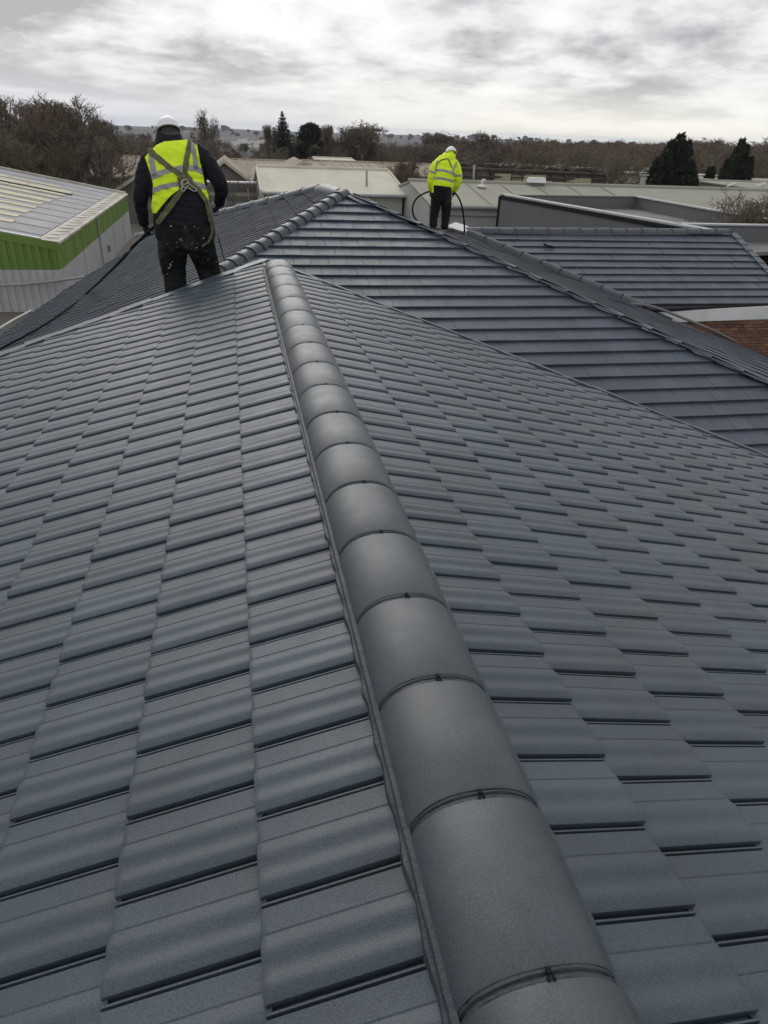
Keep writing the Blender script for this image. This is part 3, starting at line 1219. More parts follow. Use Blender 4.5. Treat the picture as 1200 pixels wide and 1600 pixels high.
corrug('corrugated_green_sheet', M_GREEN, zg - .02, lambda x: rz(x, -.28))
corrug('corrugated_grey_sheet', M_PALEGREY, 0.0, lambda x: zg - .03)
m = MB()
m.slab([(xl, y0s - .07, rz(xl, .03)), (xl, y0s - .07, rz(xl, -.30)), (xr + .02, y0s - .07, ze - .30), (xr + .02, y0s - .07, ze + .0)], 0.03)
m.build('fascia', M_GREEN, shed)
m = MB()
m.hexa([(xl, y0s + .1, 0), (xr - .15, y0s + .1, 0), (xr - .15, y1s, 0), (xl, y1s, 0), (xl, y0s + .1, zl - .2), (xr - .15, y0s + .1, ze - .2), (xr - .15, y1s, ze - .2), (xl, y1s, zl - .2)])
m.build('core_wall', M_PALEGREY, shed)
# grey pipe slung along the shed front
pp = [at(-60, 451, Y=30.8), at(0, 446, Y=30.9), at(50, 443, Y=31.0), at(100, 437, Y=31.05), at(130, 433, Y=31.1)]
tag(MB().tube(spline(pp), 0.055, 8).build('overhead_pipe', M_POLE, None, True), 'grey lagged pipe slung across the corrugated front of the green shed', 'pipe')


# --- generic gabled shed with its ridge along x
def gable_shed(label, name, x0, x1, ye, yr, zei, zri, m_roof, m_wall, cat='shed', group=None, posts=0, ribs=0, overh=0.25, verge=True, left_gable=True, post_w=0.12):
    o = empty(name, ((x0 + x1) / 2, yr, 0), label, cat, group)
    yb = 2 * yr - ye
    a, b, c, d = (x0 - overh, ye - .25, zei - .03), (x1 + overh, ye - .25, zei - .03), (x1 + overh, yr, zri), (x0 - overh, yr, zri)
    m = MB().slab([a, b, c, d], 0.10)
    m.build('roof_sheet', m_roof, o)
    e, f_ = (x1 + overh, yb + .25, zei - .03), (x0 - overh, yb + .25, zei - .03)
    MB().slab([d, c, e, f_], 0.10).build('roof_sheet', m_roof, o)
    MB().tube([(x0 - overh, yr, zri + .0), (x1 + overh, yr, zri + .0)], 0.13, 8).build('ridge_capping', m_roof, o)
    m = MB()
    m.box(((x0 + x1) / 2, ye + 0.05, (zei - .1) / 2), (x1 - x0, 0.12, zei - .1))
    m.build('front_wall', m_wall, o)
    for x in (x0, x1):
        m = MB()
        m.slab([(x, ye + .1, 0), (x, yb, 0), (x, yb, zei - .12), (x, yr, zri - .14), (x, ye + .1, zei - .12)], 0.1)
        m.build('gable_wall', m_wall, o)
    MB().tube([(x0 - overh, ye - .3, zei - .1), (x1 + overh, ye - .3, zei - .1)], 0.09, 8).build('gutter', m_wall if not verge else M_COPING, o)
    if verge:
        for x in (x0 - overh - .03, x1 + overh + .03):
            for p, q in ((a, d), (f_, d)):
                m = MB()
                m.hexa([(x - .06, p[1], p[2] - .22), (x + .06, p[1], p[2] - .22), (x + .06, q[1], q[2] - .22), (x - .06, q[1], q[2] - .22),
                        (x - .06, p[1], p[2] + .05), (x + .06, p[1], p[2] + .05), (x + .06, q[1], q[2] + .05), (x - .06, q[1], q[2] + .05)])
                m.build('verge_board', M_CREAM, o)
    for i in range(posts):
        x = x0 + (x1 - x0) * (i + .5) / posts
        MB().box((x, ye - .04, (zei - .3) / 2), (post_w, 0.08, zei - .3)).build('downpipe', M_POLE, o)
    if ribs:
        for i in range(ribs):
            x = x0 + (x1 - x0) * (i + .5) / ribs
            m = MB()
            t = 0.03
            m.hexa([(x - t, ye - .2, zei), (x + t, ye - .2, zei), (x + t, yr - .1, zri - .01), (x - t, yr - .1, zri - .01),
                    (x - t, ye - .2, zei + .03), (x + t, ye - .2, zei + .03), (x + t, yr - .1, zri + .03), (x - t, yr - .1, zri + .03)])
            m.build('roof_seam', m_roof, o)
    return o


cream = gable_shed('cream roofed shed with pale walls standing just behind the roof apex', 'cream_roof_shed', 1.75, 9.15, 41.2, 46.5, CZ - 3.0, CZ - 2.13, M_CREAM, M_WALLC, posts=0, overh=0.2)
for x in (2.2, 7.7):
    MB().box((x, 41.1, 1.9), (0.10, 0.08, 3.8)).build('downpipe', M_POLE, cream)
for x in (3.0, 4.3):
    MB().box((x, 40.85, CZ - 3.15), (0.25, 0.1, 0.12)).build('gutter_bracket', M_COPING, cream)
p = at(573, 293, Y=42.6)
tag(MB().tube([p - Vector((0, 0, .1)), at(573, 266, Y=42.6)], 0.06, 8).build('flue_pipe', M_POLE, None, True), 'thin grey flue pipe rising from the front slope of the cream shed', 'flue')

longs = gable_shed('long low shed with a dull cream ribbed roof stretching to the right edge', 'long_shed', 9.4, 60, 35.7, 40.4, CZ - 3.0, CZ - 2.31, M_CREAM2, M_WALLG, ribs=0, overh=0.15, verge=False)
for i in range(6):
    x, t = 10.4 + i * 1.95, 0.022
    m = MB()
    m.hexa([(x - t, 35.6, CZ - 3.0), (x + t, 35.6, CZ - 3.0), (x + t, 40.2, CZ - 2.33), (x - t, 40.2, CZ - 2.33), (x - t, 35.6, CZ - 2.975), (x + t, 35.6, CZ - 2.975), (x + t, 40.2, CZ - 2.30), (x - t, 40.2, CZ - 2.30)])
    m.build('roof_seam', M_CREAM2, longs)
for i in range(16):
    MB().box((10.0 + i * 3.0, 35.6, 1.8), (0.12, 0.08, 3.6)).build('downpipe', M_POLE, longs)
MB().box((35, 35.62, CZ - 3.32), (51, 0.1, 0.35)).build('fascia', M_WALLG, longs)
# roof vent box on its ridge
vb = empty('ridge_vent_box', at(838, 284, Y=40.2), 'white metal vent box sitting on the ridge of the long cream shed', 'vent')
c = at(838, 281, Y=40.2)
m = MB()
wv = 0.5 * 27 / FPX * 38
m.hexa([c + Vector((-wv, -.3, -.13)), c + Vector((wv, -.3, -.13)), c + Vector((wv, .3, -.13)), c + Vector((-wv, .3, -.13)),
        c + Vector((-wv * .9, -.2, .12)), c + Vector((wv * .95, -.2, .12)), c + Vector((wv * .95, .2, .12)), c + Vector((-wv * .9, .2, .12))])
m.build('hood', M_WHITE, vb)
MB().box(c + Vector((0, 0, -.2)), (wv * 1.9, .4, .14)).build('base', M_GREYD, vb)
# roof cowl
cw = empty('roof_cowl', at(753, 291, Y=39.2), 'small white bent pipe cowl on the long shed roof, beside the far worker', 'vent')
c = at(753, 290, Y=39.2)
MB().tube(spline([c, c + Vector((0, 0, .18)), c + Vector((.05, 0, .27)), c + Vector((.15, 0, .24))], 5), 0.06, 8).build('pipe', M_WHITE, cw, True)
MB().tube([c + Vector((0, 0, -.08)), c + Vector((0, 0, .04))], [0.26, 0.12], 12).build('flashing', M_WHITE, cw, True)

# --- grey parapet building with a flat roof
gp = empty('flat_roof_building', (17, 27, 0), 'grey flat-roofed building with dark parapet walls and a light metal coping', 'building')
zp = CZ - 2.4
A = at(782, 305, Z=-2.4)
B = at(1130, 366, Z=-2.4)
Cc = at(998, 308, Z=-2.4)
D = at(1230, 349, Z=-2.4)
E = at(1053, 350.5, Z=-2.4)
B = A + (B - A) * 1.0


def wall_between(name, p, q, z0, z1, t, m_, side=1):
    p, q = Vector(p), Vector(q)
    d = (q - p)
    n = Vector((d.y, -d.x, 0)).normalized() * t * side
    a = [Vector((p.x, p.y, z0)), Vector((q.x, q.y, z0)), Vector((q.x, q.y, z0)) + n, Vector((p.x, p.y, z0)) + n]
    b = [v + Vector((0, 0, z1 - z0)) for v in a]
    return MB().hexa(a + b).build(name, m_, gp)


E2 = E + (D - Cc).normalized() * 0 + Vector((14, 0.3, 0))
wall_between('parapet', A, B, 0, zp - .004, -0.28, M_GREY)
wall_between('parapet', A + Vector((.3, 0, 0)), Cc, 0, zp - .008, 0.25, M_GREY)
wall_between('parapet', Cc, D + (D - Cc) * .5, 0, zp - .012, 0.25, M_GREY)
wall_between('parapet', E, E2, 0, zp - .016, 0.3, M_GREY)
wall_between('coping', A + Vector((0, 0.05, 0)), B, zp, zp + .06, -0.36, M_COPING)
wall_between('coping', A, Cc, zp + .004, zp + .05, 0.3, M_GREYD)
wall_between('coping', Cc, D + (D - Cc) * .5, zp + .008, zp + .06, 0.32, M_COPING)
wall_between('coping', E, E2, zp + .012, zp + .06, 0.34, M_COPING)
nrm = (B - A)
nn = Vector((nrm.y, -nrm.x, 0)).normalized()
if nn.x > 0:
    nn = -nn
m = MB()
o_ = nn * 0.03
m.hexa([Vector((A.x, A.y, zp - .16)) + o_, Vector((B.x, B.y, zp - .16)) + o_, Vector((B.x, B.y, zp - .16)) + o_ * .2, Vector((A.x, A.y, zp - .16)) + o_ * .2,
        Vector((A.x, A.y, zp - .01)) + o_, Vector((B.x, B.y, zp - .01)) + o_, Vector((B.x, B.y, zp - .01)) + o_ * .2, Vector((A.x, A.y, zp - .01)) + o_ * .2])
m.build('drip_edge', M_GUTTER, gp)
MB().box((A.x - .03, A.y, zp / 2), (0.08, 0.08, zp - .1)).build('corner_post', M_GUTTER, gp)
m = MB()
zf = zp - 0.5
m.slab([(A.x + .2, A.y - .3, zf), (B.x + .2, B.y - .3, zf), (E2.x, E2.y, zf), (D.x + 3, D.y, zf), (Cc.x, Cc.y - .3, zf)][::1], 0.1)
m.build('roof_felt', M_GREYD, gp)

# --- weathered factory rows behind
specs_f = [
    ('factory row with brown stained sheet roof behind the near worker', 'factory_row', (175, 243), (420, 250), (205, 275), (420, 281), 78),
]


def row(label, pxL, pxR, yr_, drop_px, depth, m_roof=M_ASB, m_wall=M_ASBW, group='weathered factory roofs', gable=True, verge=False):
    """ridge from pixel pxL to pxR at distance yr_; front eave drop_px lower in the photograph"""
    p, q = at(*pxL, Y=yr_), at(*pxR, Y=yr_)
    ye = yr_ - depth
    e = at((pxL[0] + pxR[0]) / 2, (pxL[1] + pxR[1]) / 2 + drop_px, Y=ye)
    x0, x1 = min(p.x, q.x), max(p.x, q.x)
    zr = (p.z + q.z) / 2
    return gable_shed(label, 'factory_shed', x0, x1, ye, yr_, e.z, zr, m_roof, m_wall, 'factory', group, overh=0.2, verge=verge)


fr1 = row('long brown stained factory roof left of the near worker, beside the thicket', (150, 243), (268, 247), 88, 32, 7)
fr2 = row('weathered brown factory roof right behind the near worker, cut by a small gable', (352, 249), (458, 252), 82, 28, 8, verge=True)
fr3 = row('stained tan factory roof behind the cream shed, left of the bare trees', (474, 251), (700, 258), 76, 17, 7, verge=True)
fr4 = row('pale far factory roof peeping over the tan roof below the big bare tree', (490, 246), (548, 247.5), 105, 8, 8, m_roof=M_CREAM)


# small gables poking up towards the viewer (ridge along y)
def small_gable(label, px, py, w, h, Y, depth, rise):
    o = empty('gabled_bay', at(px, py, Y=Y) * 1.0, label, 'factory', 'gabled factory bays')
    c = at(px, py, Y=Y)
    x0, x1 = c.x - w / 2, c.x + w / 2
    ze_ = c.z - rise
    m = MB()
    m.slab([(x0, Y, 0), (x1, Y, 0), (x1, Y, ze_), (c.x, Y, c.z - .05), (x0, Y, ze_)], 0.12)
    m.build('gable_wall', M_ASBW, o)
    for s_ in (-1, 1):
        xe = c.x + s_ * (w / 2 + .3)
        P = [(c.x, Y - .3, c.z), (xe, Y - .3, ze_ - .1), (xe, Y + depth, ze_ - .1), (c.x, Y + depth, c.z)]
        if s_ > 0:
            P = P[::-1]
        if (Vector(P[1]) - Vector(P[0])).cross(Vector(P[2]) - Vector(P[0])).z < 0:
            P = P[::-1]
        MB().slab(P, 0.12).build('roof_sheet', M_ASB, o)
        m = MB()
        m.hexa([(c.x, Y - .42, c.z - .22), (xe, Y - .42, ze_ - .32), (xe, Y - .3, ze_ - .32), (c.x, Y - .3, c.z - .22),
                (c.x, Y - .42, c.z + .06), (xe, Y - .42, ze_ - .04), (xe, Y - .3, ze_ - .04), (c.x, Y - .3, c.z + .06)])
        m.build('verge_board', M_CREAM, o)
    MB().box((c.x, Y + depth / 2, (ze_ - .2) / 2), (w - .2, depth - .3, ze_ - .2)).build('side_wall', M_ASBW, o)
    return o


small_gable('small gable with pale verge boards right of the near worker', 350, 250, 4.6, 2, 70, 12, 1.75)
small_gable('small gable showing between the brown roof and the cream shed', 474, 252, 5.2, 2, 66, 10, 1.25)
small_gable('low gabled bay left of the near worker, over the green shed corner', 222, 268, 4.0, 2, 62, 9, 1.3)
# dark rooflight in the weathered roof
# sheet laps across the weathered roofs
for o_, n_ in ((fr2, 9), (fr3, 16), (fr1, 8)):
    sh = [c for c in o_.children if c.name.startswith('roof_sheet')][0]
    vv = [v.co for v in sh.data.vertices][:4]
    a, b, c, d = vv
    for i in range(1, n_):
        t = i / n_ + random.uniform(-.01, .01)
        p, q = a.lerp(b, t), d.lerp(c, t)
        w = Vector((random.uniform(.05, .12), 0, 0))
        MB().slab([p - w + Vector((0, 0, .05)), p + w + Vector((0, 0, .05)), q + w + Vector((0, 0, .05)), q - w + Vector((0, 0, .05))], .05).build('sheet_lap', M_ASB if i % 2 else M_RUST if i % 7 == 0 else M_ASB, o_)
tag(MB().box(at(438, 262.5, Y=77.5), (1.1, 1.2, 0.15)).build('roof_hatch', M_GUTTER), 'small dark hatch in the weathered brown roof left of the spruce', 'hatch')
# low grey wall panels / cladding of the yard building below
yard = empty('yard_store', (-1, 48, 0), 'low grey slatted yard store seen below the brown factory roof, right of the near worker', 'building')
w0, w1 = at(340, 285, Y=52), at(402, 287, Y=52)
MB().slab([w0 + Vector((-.7, 0, 0)), (w0.x - .7, 52, 0), (w1.x, 52, 0), w1], 0.2).build('wall', M_WALLG, yard)
for i in range(7):
    z = w0.z - .12 - i * .28
    MB().box(((w0.x - .7 + w1.x) / 2, 51.93, z), (w1.x - w0.x + .7, .06, .20)).build('slat', M_ASBW if i % 2 else M_WALLG, yard)
MB().box(((w0.x - .7 + w1.x) / 2, 51.7, w0.z + .05), (w1.x - w0.x + 1.0, .8, .1)).build('eaves_rail', M_COPING, yard)
for q in (352, 388):
    t = at(q, 300, Y=50)
    tag(MB().tube([(t.x, t.y, 0), (t.x, t.y, t.z + .2)], .06, 8).build('yard_post', M_POLE), 'thin grey post in the yard right of the near worker' + (', nearer to him' if q == 352 else ', by the cream shed'), 'post')

# --- dark rusty gantry building right of the far worker
gt = empty('rusty_gantry', (20, 62, 0), 'long dark rusty steel gantry with broken cladding behind the long cream shed', 'gantry')
g0, g1 = at(718, 262, Y=62), at(945, 272, Y=66)
b0, b1 = at(718, 292, Y=62), at(945, 292, Y=66)
m = MB()
m.slab([g0 - Vector((0, 0, .1)), b0, b1, g1 - Vector((0, 0, .1))], 0.3)
m.build('cladding', M_ASBW, gt)
dg = (g1 - g0)
for i in range(11):
    t = i / 10
    a, b = g0.lerp(g1, t), b0.lerp(b1, t)
    MB().tube([a + Vector((0, -.2, .05)), b + Vector((0, -.2, 0))], .11, 6).build('column', M_RUST, gt)
for k, h_ in ((0.02, .14), (.42, .07), (.7, .06)):
    a, b = g0.lerp(b0, k), g1.lerp(b1, k)
    MB().tube([a + Vector((0, -.25, 0)), b + Vector((0, -.25, 0))], h_, 6).build('rail', M_RUST, gt)
for i in range(5):
    t = random.uniform(.25, .8)
    a = g0.lerp(g1, t).lerp(b0.lerp(b1, t), random.uniform(.35, .8))
    MB().box(a + Vector((0, -.3, 0)), (random.uniform(1.2, 3), .05, random.uniform(.3, .6))).build('loose_panel', M_LIGHTSTRIP, gt)
rb = MB()
for i in range(170):
    t = random.random()
    a = g0.lerp(g1, t) + Vector((0, random.uniform(0, 1.2), random.uniform(0, .35)))
    s_ = random.uniform(.15, .5)
    rb.box(a, (s_ * 2, s_, s_ * .5), random.random() * 3, Matrix.Rotation(random.uniform(-.5, .5), 3, 'Y') @ Matrix.Rotation(random.random() * 3, 3, 'Z'))
o = rb.build('roof_rubble', M_RUST, gt)
tag(o, kind='stuff')
t0_ = at(741, 280, Y=60)
tag(MB().tube([t0_ + Vector((0, 0, -1)), at(741, 257.5, Y=60)], .09, 8).build('vent_pipe', M_POLE, None, True), 'pale upright pipe against the rusty gantry, right of the far worker', 'pipe')
t0_ = at(949, 288, Y=64)
tag(MB().tube([t0_ + Vector((0, 0, -1)), at(949, 262, Y=64)], .07, 8).build('vent_pipe', M_RUST, None, True), 'dark thin pole standing at the right end of the rusty gantry', 'pole')
# white far warehouse and right hand roof
wh = row('far warehouse with a shining white roof left of the big cypress', (850, 262), (1060, 268), 110, 3.5, 12, m_roof=M_BRIGHT, m_wall=M_WALLC, group=None)
rr = row('far cream roof with two pale ribs between the cypresses at the right edge', (1085, 279), (1330, 292), 62, 10, 9, m_roof=M_CREAM2, m_wall=M_WALLC, group=None)
for xa in (1142, 1188):
    a, b = at(xa - 6, 291, Y=53.3), at(xa + 8, 285.5, Y=58)
    MB().tube([a, b], .06, 6).build('roof_rib', M_WHITE, rr)


# ================================================================== TREES
def tube_np(V, F, p0, p1, r0, r1, sides):
    d = p1 - p0
    l = np.linalg.norm(d)
    if l < 1e-6:
        return
    d = d / l
    a = np.cross(d, (0.0, 0.0, 1.0) if abs(d[2]) < 0.9 else (1.0, 0.0, 0.0))
    a /= np.linalg.norm(a)
    b = np.cross(d, a)
    k = len(V)
    for p, r in ((p0, r0), (p1, r1)):
        for j in range(sides):
            t = 2 * math.pi * j / sides
            V.append(p + (a * math.cos(t) + b * math.sin(t)) * r)
    for j in range(sides):
        n = (j + 1) % sides
        F.append((k + j, k + n, k + sides + n, k + sides + j))


def bare_tree_geo(seed, H=9.0, spread=0.6, trunk_h=0.25, r0=0.16, twig_r=0.014, levels=6, kids=(4, 4, 4, 4, 3), up=0.35, multi=1, gnarl=0.16, ratio=0.68, wide=1.0, half_w=None, fork=False):
    """a leafless tree: trunk and limbs as tapered tubes, twigs as fine tapering slivers (origin at the foot)"""
    R = np.random.default_rng(seed)
    S0, S1, RA, RB, LV = [], [], [], [], []

    def rnd():
        v = R.normal(0, 1, 3)
        return v

    def grow(p, d, L, r, lev):
        n = 3 if lev < 3 else 2
        pts = [p]
        dirs = d
        for i in range(n):
            dirs = dirs + rnd() * gnarl
            dirs[2] += up * 0.12
            dirs = dirs / math.sqrt(dirs @ dirs)
            pts.append(pts[-1] + dirs * (L / n))
        for i in range(n):
            S0.append(pts[i])
            S1.append(pts[i + 1])
            RA.append(r * (1 - 0.45 * i / n))
            RB.append(r * (1 - 0.45 * (i + 1) / n))
            LV.append(lev)
        if lev >= levels:
            return
        nk = kids[min(lev, len(kids) - 1)]
        for c in range(nk + (1 if R.random() < .4 else 0)):
            t = R.uniform(0.3, 1.0) if lev > 0 else R.uniform(0.6, 1.0)
            if fork and lev == 1:
                t = R.uniform(.6, 1.0)
            if c == 0:
                t = 1.0
            f = t * n
            i = min(int(f), n - 1)
            q = pts[i] + (pts[i + 1] - pts[i]) * (f - i)
            s = rnd()
            s -= dirs * (s @ dirs)
            s /= math.sqrt(s @ s)
            ang = R.uniform(0.4, 1.0) * (spread / 0.6) if c else R.uniform(0.05, 0.3)
            if fork and lev < 2:
                ang = R.uniform(.35, .85) if lev == 0 else R.uniform(.3, .75)
            nd = dirs * math.cos(ang) + s * math.sin(ang)
            nd[2] += up * 0.3
            nd = nd / math.sqrt(nd @ nd)
            grow(q, nd, L * R.uniform(ratio * 0.8, ratio * 1.2), r * (R.uniform(0.5, 0.68) if c else .75), lev + 1)

    for k in range(multi):
        a = R.uniform(0, 6.28)
        lean = 0.0 if multi == 1 else R.uniform(.15, .45)
        grow(np.array([math.cos(a) * .2 * (multi > 1), math.sin(a) * .2 * (multi > 1), 0.0]), np.array([math.cos(a) * lean, math.sin(a) * lean, 1.0]) / math.hypot(1, lean), H * trunk_h, r0, 0)
    A, B = np.array(S0), np.array(S1)
    ra, rb, lv = np.array(RA), np.array(RB), np.array(LV)
    zp = np.percentile(B[:, 2], 90)
    for P in (A, B):
        P[:, 2] = np.where(P[:, 2] > zp, zp + .45 * (P[:, 2] - zp), P[:, 2])
    s = H / B[:, 2].max()
    if half_w:
        rr_ = np.hypot(B[:, 0], B[:, 1])
        p95 = np.percentile(rr_, 93)
        for P in (A, B):
            q = np.hypot(P[:, 0], P[:, 1])
            k = np.where(q > p95, (p95 + .35 * (q - p95)) / np.maximum(q, 1e-6), 1.0) * half_w / p95
            P[:, 0] *= k
            P[:, 1] *= k
        sc = np.array([1, 1, s])
    else:
        sc = np.array([s * wide, s * wide, s])
    A, B = A * sc, B * sc
    ra, rb = np.maximum(ra, twig_r), np.maximum(rb, twig_r * .8)
    d = B - A
    d /= np.linalg.norm(d, axis=1)[:, None] + 1e-9
    u = np.cross(d, R.normal(0, 1, d.shape))
    u /= np.linalg.norm(u, axis=1)[:, None] + 1e-9
    w = np.cross(d, u)

    def emit(m, sides):
        k = int(m.sum())
        if not k:
            return np.zeros((0, 3)), np.zeros((0, 4), int)
        if sides == 2:
            V = np.stack([A[m] - u[m] * ra[m, None], A[m] + u[m] * ra[m, None], B[m] + u[m] * rb[m, None], B[m] - u[m] * rb[m, None]], 1).reshape(-1, 3)
            return V, np.arange(4 * k).reshape(k, 4)
        rings = []
        for P, rr in ((A[m], ra[m]), (B[m], rb[m])):
            for j in range(sides):
                t = 2 * math.pi * j / sides
                rings.append(P + (u[m] * math.cos(t) + w[m] * math.sin(t)) * rr[:, None])
        V = np.stack(rings, 1).reshape(-1, 3)
        o = (np.arange(k) * 2 * sides)[:, None]
        F = np.concatenate([o + np.array([[j, (j + 1) % sides, sides + (j + 1) % sides, sides + j]]) for j in range(sides)], 0)
        return V, F

    T, C_ = emit(lv <= 2, 5), emit(lv > 2, 2)
    return T[0], T[1], C_[0], C_[1]


def np_mesh(name, V, F, mat_):
    me = bpy.data.meshes.new(name)
    V = np.asarray(V, np.float32)
    F = np.asarray(F, np.int32)
    n = F.shape[1]
    me.vertices.add(len(V))
    me.vertices.foreach_set('co', V.ravel())
    me.loops.add(F.size)
    me.loops.foreach_set('vertex_index', F.ravel())
    me.polygons.add(len(F))
    me.polygons.foreach_set('loop_start', (np.arange(len(F)) * n).astype(np.int32))
    me.polygons.foreach_set('loop_total', np.full(len(F), n, np.int32))
    me.update(calc_edges=True)
    me.materials.append(mat_)
    return me


def put_tree(label, px, py_top, Y, name='bare_tree', cat='tree', group=None, m_twig=None, gz=None, wscale=1.0, **kw):
    top = at(px, py_top, Y=Y)
    z0 = far_z(math.hypot(top.x, top.y)) if gz is None else gz
    H = top.z - z0
    o = empty(name, (top.x, top.y, z0), label, cat, group)
    wp = kw.pop('wpx', None)
    if wp:
        kw['half_w'] = wp / 2 / FPX * Y
        wscale = 1.0
    TV, TF_, CV, CF = bare_tree_geo(kw.pop('seed', random.randrange(9999)), H=H, **kw)
    for nm, V, F, m_ in (('trunk', TV, TF_, M_BARK), ('crown', CV, CF, m_twig or M_TWIG)):
        if not len(V):
            continue
        V = V * np.array([wscale, wscale, 1.0])
        q = bpy.data.objects.new(nm, np_mesh(nm, V, F, m_))
        COL.objects.link(q)
        q.parent = o
    return o


# the thicket over the green shed
put_tree('tall bare tree at the left edge of the thicket above the green shed', 20, 146, 66, seed=3, wpx=110, levels=6, kids=(5, 4, 4, 3, 3), r0=.2, twig_r=.012, m_twig=M_TWIGRED, wscale=1.1, spread=.5, group='bare thicket trees')
put_tree('dense bare tree in the middle of the thicket above the green shed', 70, 152, 62, seed=5, wpx=130, levels=6, kids=(5, 4, 4, 4, 3), r0=.2, twig_r=.012, wscale=1.15, spread=.6, m_twig=M_TWIGRED, group='bare thicket trees', trunk_h=.2)
put_tree('spreading bare tree on the right of the thicket above the green shed', 118, 143, 66, seed=8, wpx=140, levels=6, kids=(6, 4, 4, 4, 3), r0=.22, twig_r=.012, wscale=1.3, spread=.62, group='bare thicket trees', trunk_h=.22)
put_tree('lower bare tree overhanging the brown factory roof beside the thicket', 143, 205, 60, seed=12, wpx=60, levels=6, kids=(5, 4, 4, 3, 3), r0=.12, twig_r=.009, wscale=1.1, spread=.75, group='bare thicket trees', trunk_h=.2)
put_tree('brushy undergrowth tree filling the thicket right above the shed roof', 50, 205, 59, seed=14, wpx=110, levels=6, kids=(5, 4, 4, 4, 3), r0=.1, twig_r=.009, wscale=1.8, spread=.75, m_twig=M_TWIG2, group='bare thicket trees', trunk_h=.15)
put_tree('brushy undergrowth tree at the far left end of the thicket', -15, 190, 60, seed=15, wpx=90, levels=6, kids=(5, 4, 4, 4, 3), r0=.1, twig_r=.009, wscale=1.7, spread=.75, group='bare thicket trees', trunk_h=.15)
put_tree('brushy undergrowth tree between the thicket and the factory roof', 95, 215, 58.5, seed=17, wpx=80, levels=6, kids=(5, 4, 4, 4, 3), r0=.1, twig_r=.009, wscale=1.7, spread=.75, m_twig=M_TWIG2, group='bare thicket trees', trunk_h=.15)
put_tree('upright bare tree between the two tallest trees of the thicket', 92, 150, 69, seed=18, wpx=110, levels=6, kids=(5, 5, 4, 4, 3), r0=.2, twig_r=.012, m_twig=M_TWIG, wscale=1.3, spread=.6, group='bare thicket trees', trunk_h=.2)
put_tree('bare tree at the back right corner of the thicket, lower than its neighbours', 150, 172, 72, seed=19, wpx=52, levels=6, kids=(5, 5, 4, 3, 3), r0=.18, twig_r=.012, m_twig=M_TWIG, wscale=1.2, spread=.65, group='bare thicket trees', trunk_h=.2)
# single trees along the skyline
put_tree('open bare tree with clumped twigs standing alone right of the near worker', 323, 170, 105, seed=21, fork=True, wpx=56, levels=6, kids=(5, 4, 3, 3, 3), r0=.22, twig_r=.017, trunk_h=.28, spread=.95, wscale=1.5, up=.04, gnarl=.24)
put_tree('slim bare tree right of the round-topped pine', 513, 193, 120, seed=23, fork=True, wpx=46, levels=6, kids=(5, 4, 4, 3, 3), r0=.2, twig_r=.022, trunk_h=.3, spread=.7, wscale=1.2, up=.2)
put_tree('big broad bare tree behind the cream shed', 575, 186, 118, seed=26, fork=True, wpx=84, levels=6, kids=(6, 5, 4, 4, 3), r0=.35, twig_r=.024, trunk_h=.18, spread=.95, wscale=1.6, up=.04)
put_tree('rounded bare tree left of the far worker', 692, 203, 150, seed=28, fork=True, wpx=58, levels=6, kids=(6, 5, 4, 4, 3), r0=.3, twig_r=.026, trunk_h=.18, spread=.95, wscale=1.6, up=.04)
put_tree('bare tree with a fine fan of branches right of the far worker', 764, 202, 150, seed=31, fork=True, wpx=56, levels=6, kids=(6, 5, 4, 3, 3), r0=.3, twig_r=.026, trunk_h=.25, spread=.95, wscale=1.5, up=.04)
put_tree('low bare tree between the far worker and the fanned tree', 733, 216, 140, seed=33, fork=True, wpx=42, levels=6, kids=(5, 4, 4, 3, 3), r0=.25, twig_r=.017, trunk_h=.22, spread=.95, wscale=1.3)
put_tree('many-stemmed bare tree in the yard left of the far worker', 625, 238, 52, seed=37, wpx=96, levels=6, kids=(5, 4, 4, 3, 3), r0=.11, twig_r=.008, multi=3, trunk_h=.2, spread=.55, wscale=1.15, m_twig=M_TWIGRED)
put_tree('thin bare sapling in the yard right of the near worker', 371, 268, 46, seed=41, levels=4, kids=(4, 4, 3), r0=.05, twig_r=.011, trunk_h=.35, spread=.45, wscale=.8)
put_tree('second thin sapling against the cream shed gable', 398, 272, 44, seed=43, levels=4, kids=(4, 3, 3), r0=.05, twig_r=.011, trunk_h=.35, spread=.45, wscale=.8)
put_tree('greenish bare tree between the spruce and the slim tree', 470, 205, 115, seed=45, wpx=44, levels=6, kids=(5, 4, 4, 4, 3), r0=.2, twig_r=.017, trunk_h=.2, spread=.6, wscale=1.0, m_twig=M_TWIG2)
put_tree('pale bare tree just left of the tall spruce', 424, 193, 122, seed=46, fork=True, wpx=34, levels=6, kids=(5, 4, 4, 3, 3), r0=.2, twig_r=.016, trunk_h=.25, spread=.6, wscale=1.0)
put_tree('twiggy olive tree at the right edge, its top against the long shed', 1190, 288, 25, seed=51, wpx=150, levels=6, kids=(6, 5, 4, 4, 3), r0=.07, twig_r=.007, trunk_h=.2, spread=.8, wscale=1.3, m_twig=M_TWIG2, up=.2)
put_tree('twiggy bush spreading in front of the flat roof at the right edge', 1165, 335, 23.5, name='bare_bush', cat='bush', seed=53, wpx=190, levels=6, kids=(6, 5, 4, 4, 3), r0=.05, twig_r=.007, trunk_h=.15, spread=.9, wscale=1.4, m_twig=M_TWIG2, up=.2, multi=2)
put_tree('low dense bush filling the gap below the side roof hip', 1200, 365, 22.5, name='bare_bush', cat='bush', seed=55, wpx=170, levels=6, kids=(6, 5, 4, 4, 3), r0=.05, twig_r=.007, trunk_h=.15, spread=.9, wscale=1.5, m_twig=M_TWIG2, up=.2, multi=2)


